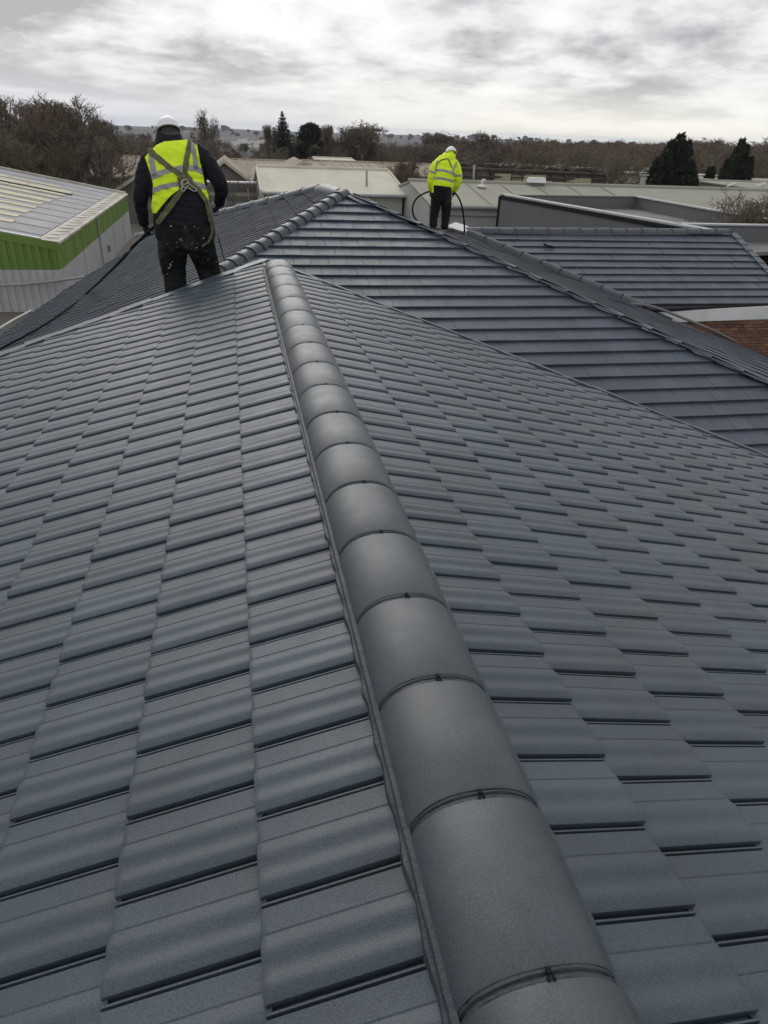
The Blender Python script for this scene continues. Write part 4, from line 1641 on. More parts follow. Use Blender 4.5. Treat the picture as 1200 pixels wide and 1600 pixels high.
def conifer(label, px, py_top, Y, width_px, kind='spruce', seed=1, m_=M_CONIFER, name='conifer', dens=1.0, leafs=0.16):
    R = np.random.default_rng(seed)
    top = at(px, py_top, Y=Y)
    z0 = far_z(math.hypot(top.x, top.y))
    H = top.z - z0
    Wd = width_px / FPX * Y * 0.97 / 2
    o = empty(name, (top.x, top.y, z0), label, 'tree')
    tv, tf = [], []
    tube_np(tv, tf, np.array([0, 0, -.2]), np.array([0, 0, H * .95]), Wd * .10 + .05, .03, 6)
    V, F = [], []

    def leaf(c, d, s):
        d = d / (np.linalg.norm(d) + 1e-9)
        a = np.cross(d, R.normal(0, 1, 3))
        a /= np.linalg.norm(a) + 1e-9
        k = len(V)
        V.extend([c - a * s * .35, c + a * s * .35, c + d * s + R.normal(0, .1, 3) * s])
        F.append((k, k + 1, k + 2))

    if kind == 'spruce':
        n = int(54 * dens)
        for i in range(n):
            t = (i + R.uniform(0, 1)) / n
            z = H * (0.04 + 0.96 * t)
            tier = 1 - ((t * 17) % 1.0)
            rad = Wd * (1 - t) ** 1.05 * (0.72 + .36 * tier) * R.uniform(.85, 1.1) + .04
            nb = int(8 + 6 * (1 - t))
            a0 = R.uniform(0, 6.28)
            ls = leafs * (.45 + .55 * (1 - t))
            for b in range(nb):
                a = a0 + 6.28 * b / nb + R.normal(0, .2)
                d = np.array([math.cos(a), math.sin(a), -.30 + .55 * t])
                L = rad * R.uniform(.75, 1.08)
                tube_np(tv, tf, np.array([0, 0, z]), np.array([0, 0, z]) + d * L, .02, .008, 3)
                m2 = max(4, int(L / ls * 3.0))
                for q in range(m2):
                    u = (q + R.random()) / m2
                    c = np.array([0, 0, z]) + d * L * u + R.normal(0, .05, 3)
                    leaf(c, d * .9 + R.normal(0, .45, 3) + np.array([0, 0, -.3]), ls * R.uniform(.7, 1.3))
    elif kind == 'pine':
        spots = []
        for c in range(34):
            v = R.normal(0, 1, 3)
            v /= np.linalg.norm(v)
            spots.append((v[0] * Wd * .62, v[1] * Wd * .62, H * (.80 + .125 * v[2]), .34))
        for c in range(14):
            a = R.uniform(0, 6.28)
            spots.append((math.cos(a) * Wd * R.uniform(.3, .95), math.sin(a) * Wd * R.uniform(.3, .95), H * R.uniform(.38, .66), .30))
        for x, y, z, k in spots:
            cc = np.array([x, y, z])
            tube_np(tv, tf, np.array([0, 0, z - .4 - .3 * math.hypot(x, y)]), cc, .05, .02, 3)
            sz = Wd * k * R.uniform(.8, 1.15)
            for q in range(int(170 * dens)):
                v = R.normal(0, 1, 3)
                v /= np.linalg.norm(v)
                leaf(cc + v * sz * R.uniform(.4, 1) * np.array([1, 1, .75]), v + R.normal(0, .4, 3) + np.array([0, 0, .3]), leafs * R.uniform(.6, 1.1))
    else:   # spreading cypress: several upright plumes
        pl = [(0, 0, 1.0, .36), (.32, .1, .97, .30), (-.3, -.1, .84, .32)] + [(R.normal(0, .45), R.normal(0, .45), R.uniform(.45, .95), R.uniform(.24, .42)) for _ in range(18)]
        for (x, y, hh, w) in pl:
            hh = hh * (1 - .38 * max(0, min(1, math.hypot(x, y) - .25)))
            base = np.array([x * Wd, y * Wd, 0])
            tipz = H * hh
            for q in range(int(1500 * dens)):
                t = R.random() ** .75
                z = tipz * (0.05 + .95 * t)
                prof = (1 - t) ** .6 * (.55 + .45 * min(1, t * 6)) * Wd * w * 1.15 + .1
                a = R.uniform(0, 6.28)
                lump = 1 + .25 * math.sin(a * 3 + z * 2.3) * math.sin(z * 3.1 + a)
                rr_ = prof * R.uniform(.6, 1.0) * lump
                c = base + np.array([math.cos(a) * rr_, math.sin(a) * rr_, z])
                leaf(c, np.array([math.cos(a) * .7, math.sin(a) * .7, 1.0]) + R.normal(0, .35, 3), leafs * R.uniform(.9, 1.8))
    for nm, v, f, mm in (('trunk', tv, tf, M_BARK), ('crown', V, F, m_)):
        q = bpy.data.objects.new(nm, np_mesh(nm, v, f, mm))
        COL.objects.link(q)
        q.parent = o
    return o


conifer('tall dark spruce with a pointed top behind the factory roofs', 441, 174, 108, 86, 'spruce', 61, dens=1.3, leafs=.28, name='spruce_tree')
conifer('dark pine with a rounded top right of the tall spruce', 484, 190, 112, 38, 'pine', 62, leafs=.26, name='pine_tree')
conifer('large dark spreading cypress behind the long shed on the right', 1064, 212, 60, 120, 'cypress', 63, m_=M_CONIFER2, leafs=.21, name='cypress_tree')
conifer('smaller dark conical cypress near the right edge', 1160, 219, 66, 78, 'cypress', 64, m_=M_CONIFER2, leafs=.21, name='cypress_tree', dens=.8)


# far woods: bare trees standing so thick that they read as one mass
def woods(name, seed, n, region, m_, twig_r):
    R = np.random.default_rng(seed)
    temps = []
    for k in range(6):
        TV, TF_, CV, CF = bare_tree_geo(seed * 31 + k, H=8.0, levels=5, kids=(5, 4, 4, 3, 2), r0=.16, twig_r=twig_r, trunk_h=.2, spread=.62)
        V = np.concatenate([TV, CV]) / 8.0
        F = np.concatenate([TF_, CF + len(TV)])
        temps.append((V, F))
    VV, FF = [], []
    off = 0
    for i in range(n):
        x, y, h = region(R)
        V, F = temps[R.integers(6)]
        a = R.uniform(0, 6.28)
        c, s = math.cos(a), math.sin(a)
        w = R.uniform(.9, 1.4)
        P = np.stack([(V[:, 0] * c - V[:, 1] * s) * h * w + x, (V[:, 0] * s + V[:, 1] * c) * h * w + y, V[:, 2] * h + land_z(x, y) - .2], 1)
        VV.append(P)
        FF.append(F + off)
        off += len(V)
    o = bpy.data.objects.new(name, np_mesh(name, np.concatenate(VV), np.concatenate(FF), m_))
    COL.objects.link(o)
    tag(o, kind='stuff')
    return o


def top_h(px, py, d):
    """height a tree needs at distance d along the pixel column to reach py"""
    r = ray(px, py)
    k = d / math.hypot(r[0], r[1])
    x, y = r[0] * k, r[1] * k
    return x, y, r[2] * k + CZ - far_z(d)


def clump(px):
    """slow rise and fall of the tree tops along the skyline"""
    return 5 * math.sin(px * .043 + 1) + 4 * math.sin(px * .11 + 2.2) + 3 * math.sin(px * .27)


def reg(x0, x1, ytop, d0, d1, jit=9):
    def f(R):
        px = R.uniform(x0, x1)
        d = R.uniform(d0, d1)
        yt = ytop(px) + abs(R.normal(0, jit)) + max(-4, clump(px + d))
        x, y, h = top_h(px, yt, d)
        return x, y, max(h, 2.0)
    return f


woods('woodland', 71, 110, reg(130, 440, lambda p: 214 + (p < 200) * -12 + (330 < p < 430) * 18, 95, 170, 10), M_TWIG, .020)
woods('woodland', 72, 95, reg(440, 740, lambda p: 217 + .008 * (p - 440), 125, 210, 7), M_TWIG, .022)
woods('woodland', 73, 150, reg(720, 1330, lambda p: 219, 120, 220, 7), M_TWIGRED, .024)
woods('woodland', 74, 55, reg(160, 1330, lambda p: 226, 95, 150, 8), M_TWIG2, .018)
woods('woodland', 75, 110, reg(780, 1340, lambda p: 218 + 3 * math.sin(p * .05), 230, 330, 5), M_TWIG, .04)
woods('woodland', 76, 40, reg(-150, 170, lambda p: 205, 75, 110, 12), M_TWIGRED, .015)
woods('woodland', 78, 240, lambda R: (lambda az, d: (d * math.sin(az), d * math.cos(az), R.uniform(9, 20)))(R.uniform(-.6, .8), R.uniform(2000, 3400)), M_TWIG, .5)
woods('woodland', 77, 260, lambda R: (lambda az, d: (d * math.sin(az), d * math.cos(az), R.uniform(5, 13)))(R.uniform(-.55, .75), 420 + 1500 * R.random() ** 1.4), M_TWIG, .10)
# a town far out on the plain: pale specks
town = MB()
for i in range(30):
    px, py = random.uniform(352, 432), random.uniform(213, 221)
    d = 900 + random.uniform(0, 500)
    r = ray(px, py)
    k = d / math.hypot(r[0], r[1])
    x, y, z = r[0] * k, r[1] * k, far_z(d)
    w = random.uniform(4, 9)
    town.box((x, y, z + 2.5), (w, 8, 5))
    town.hexa([(x - w / 2 - .4, y - 4.4, z + 5), (x + w / 2 + .4, y - 4.4, z + 5), (x + w / 2 + .4, y + 4.4, z + 5), (x - w / 2 - .4, y + 4.4, z + 5),
               (x - w / 2 - .4, y - .2, z + 8), (x + w / 2 + .4, y - .2, z + 8), (x + w / 2 + .4, y + .2, z + 8), (x - w / 2 - .4, y + .2, z + 8)])
tag(town.build('distant_town', M_WALLC), kind='stuff')

# ================================================================== AIR
hz = MB().box((0, 1900, -18.0), (9600, 9400, 73)).build('haze', None)
hm = bpy.data.materials.new('haze_air')
hm.use_nodes = True
hm.node_tree.nodes.clear()
ho = hm.node_tree.nodes.new('ShaderNodeOutputMaterial')
hv = hm.node_tree.nodes.new('ShaderNodeVolumePrincipled')
hv.inputs['Color'].default_value = (0.80, 0.87, 1.0, 1)
hv.inputs['Density'].default_value = 0.00010
hm.node_tree.links.new(hv.outputs[0], ho.inputs['Volume'])
hz.data.materials.append(hm)
tag(hz, kind='stuff')

# ================================================================== PEOPLE
M_JACKET = mat('black_jacket', (0.0085, 0.009, 0.014), 0.8, spec=0.3, var=0.25, vscale=9, bump=0.9, bscale=16)
M_HIVIS = mat('hi_vis_yellow', (0.74, 0.97, 0.012), 0.65, var=0.08, vscale=9, bump=0.8, bscale=14)
M_BAND = mat('reflective_band', (0.30, 0.32, 0.31), 0.45, var=0.12, vscale=14, bump=0.3, bscale=30)
M_STRAP = mat('olive_harness_webbing', (0.125, 0.12, 0.055), 0.8, var=0.35, vscale=28, stain=(0.05, 0.05, 0.03), stain_scale=14, stain_amt=0.7)
M_SKIN = mat('skin', (0.42, 0.24, 0.17), 0.6, var=0.08)
M_HAIR = mat('grey_hair', (0.07, 0.066, 0.06), 0.9, var=0.3, vscale=60)
M_HELMET = mat('white_helmet', (0.78, 0.79, 0.78), 0.35, var=0.03)
M_GLOVE = mat('dark_work_glove', (0.018, 0.018, 0.018), 0.9, var=0.4, vscale=30)
M_BOOT = mat('black_boot', (0.014, 0.013, 0.012), 0.7, var=0.2)
M_ROPE = mat('grey_rope', (0.16, 0.16, 0.15), 0.8, var=0.2, vscale=40)


def trousers_mat(name, flecks):
    m = mat(name, (0.010, 0.0105, 0.010), 0.85, spec=0.2, var=0.35, vscale=8, bump=0.9, bscale=14, stain=(0.055, 0.05, 0.043), stain_scale=3.5, stain_amt=0.7)
    if flecks:
        nt = m.node_tree
        N, L = nt.nodes, nt.links
        bs = N['Principled BSDF']
        src = bs.inputs['Base Color'].links[0].from_socket
        g = N.new('ShaderNodeNewGeometry')
        a = N.new('ShaderNodeTexNoise')
        a.inputs['Scale'].default_value = 26
        a.inputs['Detail'].default_value = 5
        a.inputs['Roughness'].default_value = 0.75
        b = N.new('ShaderNodeTexNoise')
        b.inputs['Scale'].default_value = 4.2
        L.new(g.outputs['Position'], a.inputs['Vector'])
        L.new(g.outputs['Position'], b.inputs['Vector'])
        ad = N.new('ShaderNodeMath')
        ad.operation = 'MULTIPLY'
        L.new(a.outputs['Fac'], ad.inputs[0])
        L.new(b.outputs['Fac'], ad.inputs[1])
        r = N.new('ShaderNodeMapRange')
        r.inputs['From Min'].default_value = 0.385
        r.inputs['From Max'].default_value = 0.405
        L.new(ad.outputs[0], r.inputs[0])
        mx = N.new('ShaderNodeMixRGB')
        L.new(r.outputs[0], mx.inputs[0])
        L.new(src, mx.inputs[1])
        mx.inputs[2].default_value = (0.45, 0.44, 0.42, 1)
        L.new(mx.outputs[0], bs.inputs['Base Color'])
    return m


M_TROU1 = trousers_mat('black_paint_flecked_trousers', True)
M_TROU2 = trousers_mat('black_trousers', False)


from mathutils import noise as mnoise


def wrinkle(me, amp, f=9.0):
    """cloth folds: pushes the skin in and out, finer round the limbs than along them"""
    me.update()
    ns = [v.normal.copy() for v in me.vertices]
    for v, n_ in zip(me.vertices, ns):
        p = v.co
        a = mnoise.noise(Vector((p.x * f * .7 + p.z * f * .5, p.y * f * .6, p.z * f * 1.5)))
        b = mnoise.noise(Vector((p.x * f * 2.1 - p.z * f, p.y * f * 2, p.z * f * 2.6 + 9)))
        v.co = p + n_ * (amp * (1 - 2 * abs(a)) + amp * .45 * b)
    me.update()


class Loft:
    """closed elliptical tubes merged into one skin by a voxel remesh"""

    def __init__(s):
        s.mb = MB()

    def limb(s, secs, side, n=20):
        """secs: list of (centre, half width along side, half depth)"""
        side = Vector(side).normalized()
        rings = []
        P = [Vector(c) for c, _, _ in secs]
        for i, (c, a, b) in enumerate(secs):
            t = (P[min(i + 1, len(P) - 1)] - P[max(i - 1, 0)]).normalized()
            u = (side - t * side.dot(t)).normalized()
            w = t.cross(u)
            rings.append([P[i] + u * (math.cos(2 * math.pi * j / n) * a) + w * (math.sin(2 * math.pi * j / n) * b) for j in range(n)])
        vs = [q for r in rings for q in r] + [P[0], P[-1]]
        fs = []
        m_ = len(rings)
        for i in range(m_ - 1):
            for j in range(n):
                k = (j + 1) % n
                fs.append((i * n + j, i * n + k, (i + 1) * n + k, (i + 1) * n + j))
        for j in range(n):
            k = (j + 1) % n
            fs.append((m_ * n, k, j))
            fs.append((m_ * n + 1, (m_ - 1) * n + j, (m_ - 1) * n + k))
        s.mb.add(vs, fs)
        return s

    def ball(s, c, rx, ry, rz, n=14):
        secs = []
        c = Vector(c)
        for i in range(n + 1):
            a = math.pi * i / n
            k = max(math.sin(a), 0.02)
            secs.append((c + Vector((0, 0, -math.cos(a) * rz)), rx * k, ry * k))
        return s.limb(secs, (1, 0, 0))

    def remesh(s, voxel, smooth=6):
        me = bpy.data.meshes.new('tmp')
        me.from_pydata(s.mb.v, [], s.mb.f)
        o = bpy.data.objects.new('tmp', me)
        COL.objects.link(o)
        md = o.modifiers.new('r', 'REMESH')
        md.mode = 'VOXEL'
        md.voxel_size = voxel
        ms = o.modifiers.new('s', 'SMOOTH')
        ms.iterations = smooth
        ms.factor = 0.5
        dg = bpy.context.evaluated_depsgraph_get()
        out = bpy.data.meshes.new_from_object(o.evaluated_get(dg))
        bpy.data.objects.remove(o)
        bpy.data.meshes.remove(me)
        return out


def dens(secs, n):
    """resample sections smoothly"""
    C = spline([s[0] for s in secs], n)
    A = spline([Vector((s[1], s[2], 0)) for s in secs], n)
    return [(c, a.x, a.y) for c, a in zip(C, A)]


def part_from(me, name, parent, mats, face_mat, keep=None, offset=0.0, thick=0.0, smooth=True):
    """copy of a mesh limited to the faces keep(centre, normal) says, moved out along the normals"""
    bm = bmesh.new()
    bm.from_mesh(me)
    bm.normal_update()
    if keep:
        fl = list(bm.faces)
        cc = np.array([f.calc_center_median()[:] for f in fl])
        nn = np.array([f.normal[:] for f in fl])
        q = (cc - np.array([0, 0, CZ])) @ RC.T
        pxy = np.stack([600 + FPX * q[:, 0] / q[:, 2], 800 + FPX * q[:, 1] / q[:, 2]], 1)
        ok = keep(pxy, nn)
        bmesh.ops.delete(bm, geom=[f for f, k_ in zip(fl, ok) if not k_], context='FACES')
    bm.normal_update()
    if offset:
        ns = [(v, v.normal.copy()) for v in bm.verts]
        for v, nn_ in ns:
            v.co += nn_ * offset
    for f in bm.faces:
        f.material_index = face_mat(f.calc_center_median()) if face_mat else 0
        f.smooth = smooth
    if thick:
        edges = [e for e in bm.edges if e.is_boundary]
        ns = {v: v.normal.copy() for v in bm.verts}
        ext = bmesh.ops.extrude_edge_only(bm, edges=edges)
        newv = [g for g in ext['geom'] if isinstance(g, bmesh.types.BMVert)]
        for v in newv:
            best = min((e.other_vert(v) for e in v.link_edges), key=lambda w: (w.co - v.co).length)
            v.co -= ns.get(best, best.normal) * thick
    m = bpy.data.meshes.new(name)
    bm.to_mesh(m)
    bm.free()
    for q in (mats if isinstance(mats, (list, tuple)) else [mats]):
        m.materials.append(q)
    o = bpy.data.objects.new(name, m)
    return link(o, parent)


def seg_dist(p, a, b):
    """p: n x 2 array of pixels"""
    a, b = np.array(a, float), np.array(b, float)
    d = b - a
    t = np.clip(((p - a) @ d) / (d @ d), 0, 1)
    return np.linalg.norm(p - a - t[:, None] * d, axis=1)


def poly_dist(p, pts):
    return np.min([seg_dist(p, pts[i], pts[i + 1]) for i in range(len(pts) - 1)], axis=0)


def glove(parent, wrist, d, palm_n, size=0.19, curl=0.9, thumb=1, name='gloved_hand'):
    """palm, four bent fingers of different length and a thumb; fingers curl towards palm_n"""
    d = Vector(d).normalized()
    pn = Vector(palm_n)
    pn = (pn - d * pn.dot(d)).normalized()
    sd = d.cross(pn)
    w = Vector(wrist)
    L = Loft()
    L.limb([(w - d * .03, .030, .026), (w + d * .02, .036, .024), (w + d * size * .30, .046, .021), (w + d * size * .5, .043, .018)], sd, 12)
    for i, (off, ln) in enumerate(((-.034, .40), (-.011, .45), (.012, .42), (.033, .33))):
        p = w + d * size * .44 + sd * off
        dd = d.copy()
        secs = [(p - dd * .02, .0105, .0105)]
        for k in range(3):
            ang = curl * (0.5 + .35 * k)
            dd = (d * math.cos(ang) + pn * math.sin(ang)).normalized()
            p = p + dd * size * ln * (.42, .34, .26)[k]
            secs.append((p.copy(), .0105 - .001 * k, .0105 - .001 * k))
        L.limb(secs, sd, 8)
    p = w + d * size * .12 + sd * .036 * thumb
    t1 = (d * .7 + sd * thumb * .8 + pn * .3).normalized()
    t2 = (d * .8 + sd * thumb * .1 + pn * .7).normalized()
    L.limb([(p - t1 * .01, .014, .014), (p + t1 * size * .2, .013, .013), (p + t1 * size * .2 + t2 * size * .18, .010, .010)], pn, 8)
    me = L.remesh(.006, 3)
    me.name = name
    for q in me.polygons:
        q.use_smooth = True
    me.materials.clear()
    me.materials.append(M_GLOVE)
    o = bpy.data.objects.new(name, me)
    return link(o, parent)


def boot(L, ankle, toe_dir, s=1.0):
    a = Vector(ankle)
    t = Vector(toe_dir).normalized()
    L.limb([(a + Vector((0, 0, .06)), .055 * s, .06 * s), (a, .055 * s, .065 * s), (a + Vector((0, 0, -.05)), .05 * s, .07 * s)], t.cross(Vector((0, 0, 1))), 12)
    L.limb([(a - t * .07 + Vector((0, 0, -.055)), .038 * s, .035 * s), (a + Vector((0, 0, -.05)), .046 * s, .045 * s), (a + t * .10 + Vector((0, 0, -.06)), .05 * s, .036 * s), (a + t * .17 + Vector((0, 0, -.068)), .035 * s, .022 * s)], t.cross(Vector((0, 0, 1))), 12)


def helmet(parent, c, tilt, rx=.125, ry=.155, rz_=.115, yaw=0.0):
    """shell with a rolled brim and a peak in front (front = +y)"""
    R = Matrix.Rotation(yaw, 3, 'Z') @ Matrix.Rotation(tilt, 3, 'X')
    vs, fs = [], []
    n, m_ = 28, 9
    c = Vector(c)
    for i in range(m_ + 1):
        a = math.pi / 2 * i / m_
        for j in range(n):
            t = 2 * math.pi * j / n
            k = math.cos(a)
            ridge = .006 * math.exp(-(math.cos(t) * k * 3.5) ** 2)
            vs.append(c + R @ Vector((math.cos(t) * rx * k, math.sin(t) * ry * k, math.sin(a) * (rz_ + ridge))))
    for i in range(m_):
        for j in range(n):
            q = (j + 1) % n
            fs.append((i * n + j, i * n + q, (i + 1) * n + q, (i + 1) * n + j))
    k0 = len(vs)
    for j in range(n):
        t = 2 * math.pi * j / n
        pk = .012 + .055 * max(0, math.sin(t)) ** 3
        vs.append(c + R @ Vector((math.cos(t) * (rx + pk), math.sin(t) * (ry + pk), -.014)))
    for j in range(n):
        q = (j + 1) % n
        fs.append((j, k0 + j, k0 + q, q))
    k1 = len(vs)
    for j in range(n):
        t = 2 * math.pi * j / n
        pk = .008 + .05 * max(0, math.sin(t)) ** 3
        vs.append(c + R @ Vector((math.cos(t) * (rx + pk - .006), math.sin(t) * (ry + pk - .006), -.022)))
    for j in range(n):
        q = (j + 1) % n
        fs.append((k0 + j, k1 + j, k1 + q, k0 + q))
    return mesh_obj('helmet', vs, fs, M_HELMET, parent, True, 50)


def px_of(p):
    a = project(p)
    return a[0], a[1]


def inside(p, poly):
    x, y = p[:, 0], p[:, 1]
    c = np.zeros(len(p), bool)
    for i in range(len(poly)):
        x0, y0 = poly[i]
        x1, y1 = poly[i - 1]
        if y0 == y1:
            continue
        c ^= ((y0 > y) != (y1 > y)) & (x < (x1 - x0) * (y - y0) / (y1 - y0) + x0)
    return c


# ---- near worker
YW = 8.42


def J(px, py, dy=0.0):
    return at(px, py, Y=YW + dy)


K = YW * 0.985 / FPX                                   # metres per pixel at his distance
w1 = empty('person', J(300, 474), 'worker in a yellow vest and harness with his back turned, gripping a hose', 'person')
torso = dens([(J(290, 388, .0), 35 * K, .15), (J(290, 372, .0), 41 * K, .165), (J(288, 352, .01), 42 * K, .165), (J(285, 325, .02), 40.5 * K, .155), (J(279, 298, .05), 40 * K, .15),
              (J(273, 270, .10), 43 * K, .16), (J(271, 247, .15), 43 * K, .15), (J(269, 234, .19), 33 * K, .125), (J(266, 225, .21), 19 * K, .09)], 4)
L1 = Loft()
L1.limb(torso, (1, 0, 0), 28)
L1.limb(dens([(J(267, 232, .20), 17 * K, .085), (J(266, 218, .23), 16 * K, .085), (J(264.5, 209, .26), 14.5 * K, .08)], 3), (1, 0, 0), 18)
L1.ball(J(263.5, 203, .27), .078, .098, .115)
L1.limb([(J(263.5, 209, .36), .02, .02), (J(263.5, 206, .385), .014, .02)], (1, 0, 0), 8)          # nose
# arms
armL = [(J(243, 243, .14), .085, .09), (J(233, 252, .12), .085, .09), (J(226, 272, .09), .085, .085), (J(221.5, 298, .07), .08, .078), (J(220, 312, .08), .072, .07), (J(222, 332, .14), .062, .06), (J(225.5, 351, .20), .05, .05)]
armR = [(J(301, 236, .14), .085, .09), (J(311, 240, .12), .09, .092), (J(325, 255, .09), .085, .085), (J(338, 276, .07), .08, .08), (J(345, 292, .08), .075, .075), (J(345, 306, .16), .062, .062), (J(342, 318, .24), .05, .05)]
L1.limb(dens(armL, 3), (1, 0, 0), 16)
L1.limb(dens(armR, 3), (1, 0, 0), 16)
# legs in baggy trousers
legL = [(J(272, 370, .0), 20 * K, .14), (J(270, 388, .0), 20.5 * K, .135), (J(270, 408, .04), 19 * K, .12), (J(272, 424, .05), 17 * K, .105), (J(274, 446, .01), 15.5 * K, .10), (J(275, 466, -.03), 15 * K, .10), (J(276, 474, -.03), 13 * K, .09)]
legR = [(J(309, 368, .0), 20 * K, .14), (J(314, 386, .0), 20 * K, .135), (J(320, 404, .06), 18.5 * K, .12), (J(325, 420, .08), 17 * K, .105), (J(329, 436, .05), 15.5 * K, .10), (J(332, 452, .02), 15 * K, .10), (J(333, 462, .02), 13 * K, .09)]
L1.limb(dens(legL, 3), (1, 0, 0), 18)
L1.limb(dens(legR, 3), (1, 0, 0), 18)
boot(L1, J(276, 478, -.02), (-.15, 1, 0), 1.15)
boot(L1, J(333, 467, .03), (.3, 1, 0), 1.15)
body = L1.remesh(.011, 8)
wrinkle(body, .0085)
hem_jacket = lambda x: 350 + (x - 290) * 0.02


def mat1(p):
    x, y = px_of(p)
    if y > 469 or (x > 305 and y > 459):
        return 3
    if y > hem_jacket(x) and 248 < x < 352 and p.y < YW + .35 and not (x < 240) and not (x > 334 and y < 335):
        return 1
    if y < 211 and p.y > YW + .14:
        return 2 if p.y > YW + .30 else 4
    return 0


part_from(body, 'body', w1, [M_JACKET, M_TROU1, M_SKIN, M_BOOT, M_HAIR], mat1)
# vest: the same body surface pushed out, cut along the vest's outline
sub = bmesh.new()
sub.from_mesh(body)
bmesh.ops.subdivide_edges(sub, edges=[e for e in sub.edges if all(205 < px_of(v.co)[0] < 350 and px_of(v.co)[1] < 350 for v in e.verts)], cuts=2, use_grid_fill=True)
fine = bpy.data.meshes.new('fine')
sub.to_mesh(fine)
sub.free()
VEST = [(251, 223), (292, 220), (308, 228), (311.5, 245), (314, 262), (318, 285), (324, 305), (326, 318), (320, 308), (311, 299), (300, 294), (288, 294), (276, 299), (264, 309), (254, 321), (245, 333), (239, 333), (238, 320), (240.5, 300), (240, 288), (236, 270), (231, 257), (227, 246), (236, 238)]
part_from(fine, 'hi_vis_vest', w1, M_HIVIS, None, keep=lambda p, n: inside(p, VEST), offset=.014, thick=.016)


def bandf(poly, half):
    return lambda p, n: (n[:, 1] < .3) & inside(p, VEST) & (poly_dist(p, poly) < half)


for pl, hw in (([(236, 279), (250, 271), (268, 266), (290, 262), (306, 264), (320, 272)], 4.3),
               ([(236, 300), (252, 293), (270, 289), (284, 287), (300, 287), (324, 294)], 4.0),
               ([(237, 240), (239, 255), (241.5, 272)], 4.2),
               ([(300, 224), (304, 245), (305, 262)], 4.0)):
    part_from(fine, 'reflective_band', w1, M_BAND, None, keep=bandf(pl, hw), offset=.0175, thick=.004)
# harness straps over vest and jacket
TOR = [(225, 215), (330, 215), (336, 350), (234, 350)]


def strapf(pts, half):
    return lambda p, n: (n[:, 1] < 0.35) & (poly_dist(p, pts) < half)


for pts, hw in (([(236, 238), (258, 257), (285, 276)], 4.0), ([(297, 221), (291, 250), (288, 276)], 4.0), ([(288, 292), (270, 318), (250, 346)], 4.4),
                ([(292, 283), (308, 296), (322, 316), (328, 345)], 3.4), ([(328, 340), (330, 362), (325, 378), (316, 384)], 1.5)):
    part_from(fine if pts[-1][1] < 350 else body, 'harness_strap', w1, M_STRAP, None, keep=strapf(pts, hw), offset=.024, thick=.006)
part_from(fine, 'back_pad', w1, M_STRAP, None, keep=lambda p, n: (n[:, 1] < 0.3) & inside(p, [(277, 278), (283, 272), (293, 271), (300, 280), (299, 290), (290, 297), (280, 294)]), offset=.029, thick=.008)
# D-ring and karabiner
bv = BVHTree.FromPolygons([v.co.copy() for v in body.vertices], [tuple(p.vertices) for p in body.polygons])


def onbody(px, py, off=.04):
    r = ray(px, py)
    o = Vector((0, 0, CZ))
    d = Vector(r).normalized()
    h = bv.ray_cast(o, d)
    return (h[0] - d * off) if h[0] else J(px, py)


ring = [onbody(289 + 6 * math.cos(a), 287 + 6.5 * math.sin(a), .045) for a in np.linspace(0, 6.283, 15)]
MB().tube(ring, .006, 6).build('d_ring', M_METAL, w1, True)
kb = [onbody(x, y, .055) for x, y in ((288, 290), (293, 286), (301, 292), (307, 296), (304, 299), (296, 295), (289, 292))]
MB().tube(spline(kb, 4), .0055, 6).build('karabiner', M_METAL, w1, True)
kb = [onbody(x, y, .055) for x, y in ((284, 283), (286, 290), (283, 296), (287, 299), (291, 294))]
MB().tube(spline(kb, 4), .0055, 6).build('karabiner', M_METAL, w1, True)
# collar, helmet, gloves, pocket flaps
MB()
col = []
for i in range(25):
    a = 2 * math.pi * i / 24
    col.append(a)
rg = []
for hgt, rx, ry, py, dy in ((0, .165, .13, 231, .19), (0, .150, .13, 224, .215), (0, .130, .125, 213.5, .25), (0, .117, .116, 209, .262), (0, .10, .105, 215, .25)):
    c = J(266 - (229 - py) * .12, py, dy)
    rg.append([c + Vector((math.cos(a) * rx, math.sin(a) * ry, .018 * math.sin(a * 2 + 1))) for a in col])
ring_mesh(rg, 'collar', M_JACKET, w1, sharp=60)
helmet(w1, J(263, 201.5, .275), math.radians(-24), .118, .145, .112, yaw=.2)
gl = glove(w1, J(226, 352, .21), (.18, .35, -1), (.5, .6, .1), .19, 1.2, thumb=1)
gr = glove(w1, J(341, 319, .26), (-.25, .6, -.8), (-.7, .5, 0), .19, 1.0, thumb=-1)
for x, y in ((272, 358), (308, 357)):
    a, b = onbody(x - 11, y - 1, .004), onbody(x + 11, y + .5, .004)
    m = MB()
    m.slab([onbody(x - 11, y - 1, .006), onbody(x - 10, y + 5, .008), onbody(x + 10, y + 6, .008), onbody(x + 11, y + .5, .006)], .006)
    m.build('pocket_flap', M_TROU1, w1)
m = MB()
m.slab([onbody(259, 396, .01), onbody(259, 416, .014), onbody(265, 418, .014), onbody(266, 397, .01)], .02)
m.build('cargo_pocket', M_TROU1, w1)
# paint on the knee
for (x, y, s_) in ((266, 413, 2.0), (264, 418, 2.4), (267, 415.5, 1.3), (269, 409, .9), (262, 412, .8), (318, 372, 1.3), (325, 376, .9), (262, 428, .7), (267, 353, 1.5), (304, 354, 1.1), (309, 356, .7), (262, 381, .6), (268, 390, .5), (322, 392, .6)):
    m = MB()
    k = 7
    P = [onbody(x + s_ * math.cos(6.283 * i / k) * random.uniform(.5, 1.1), y + s_ * math.sin(6.283 * i / k) * random.uniform(.4, .9), .004) for i in range(k)]
    m.slab(P, .003)
    m.build('paint_splash', M_WHITE, w1)

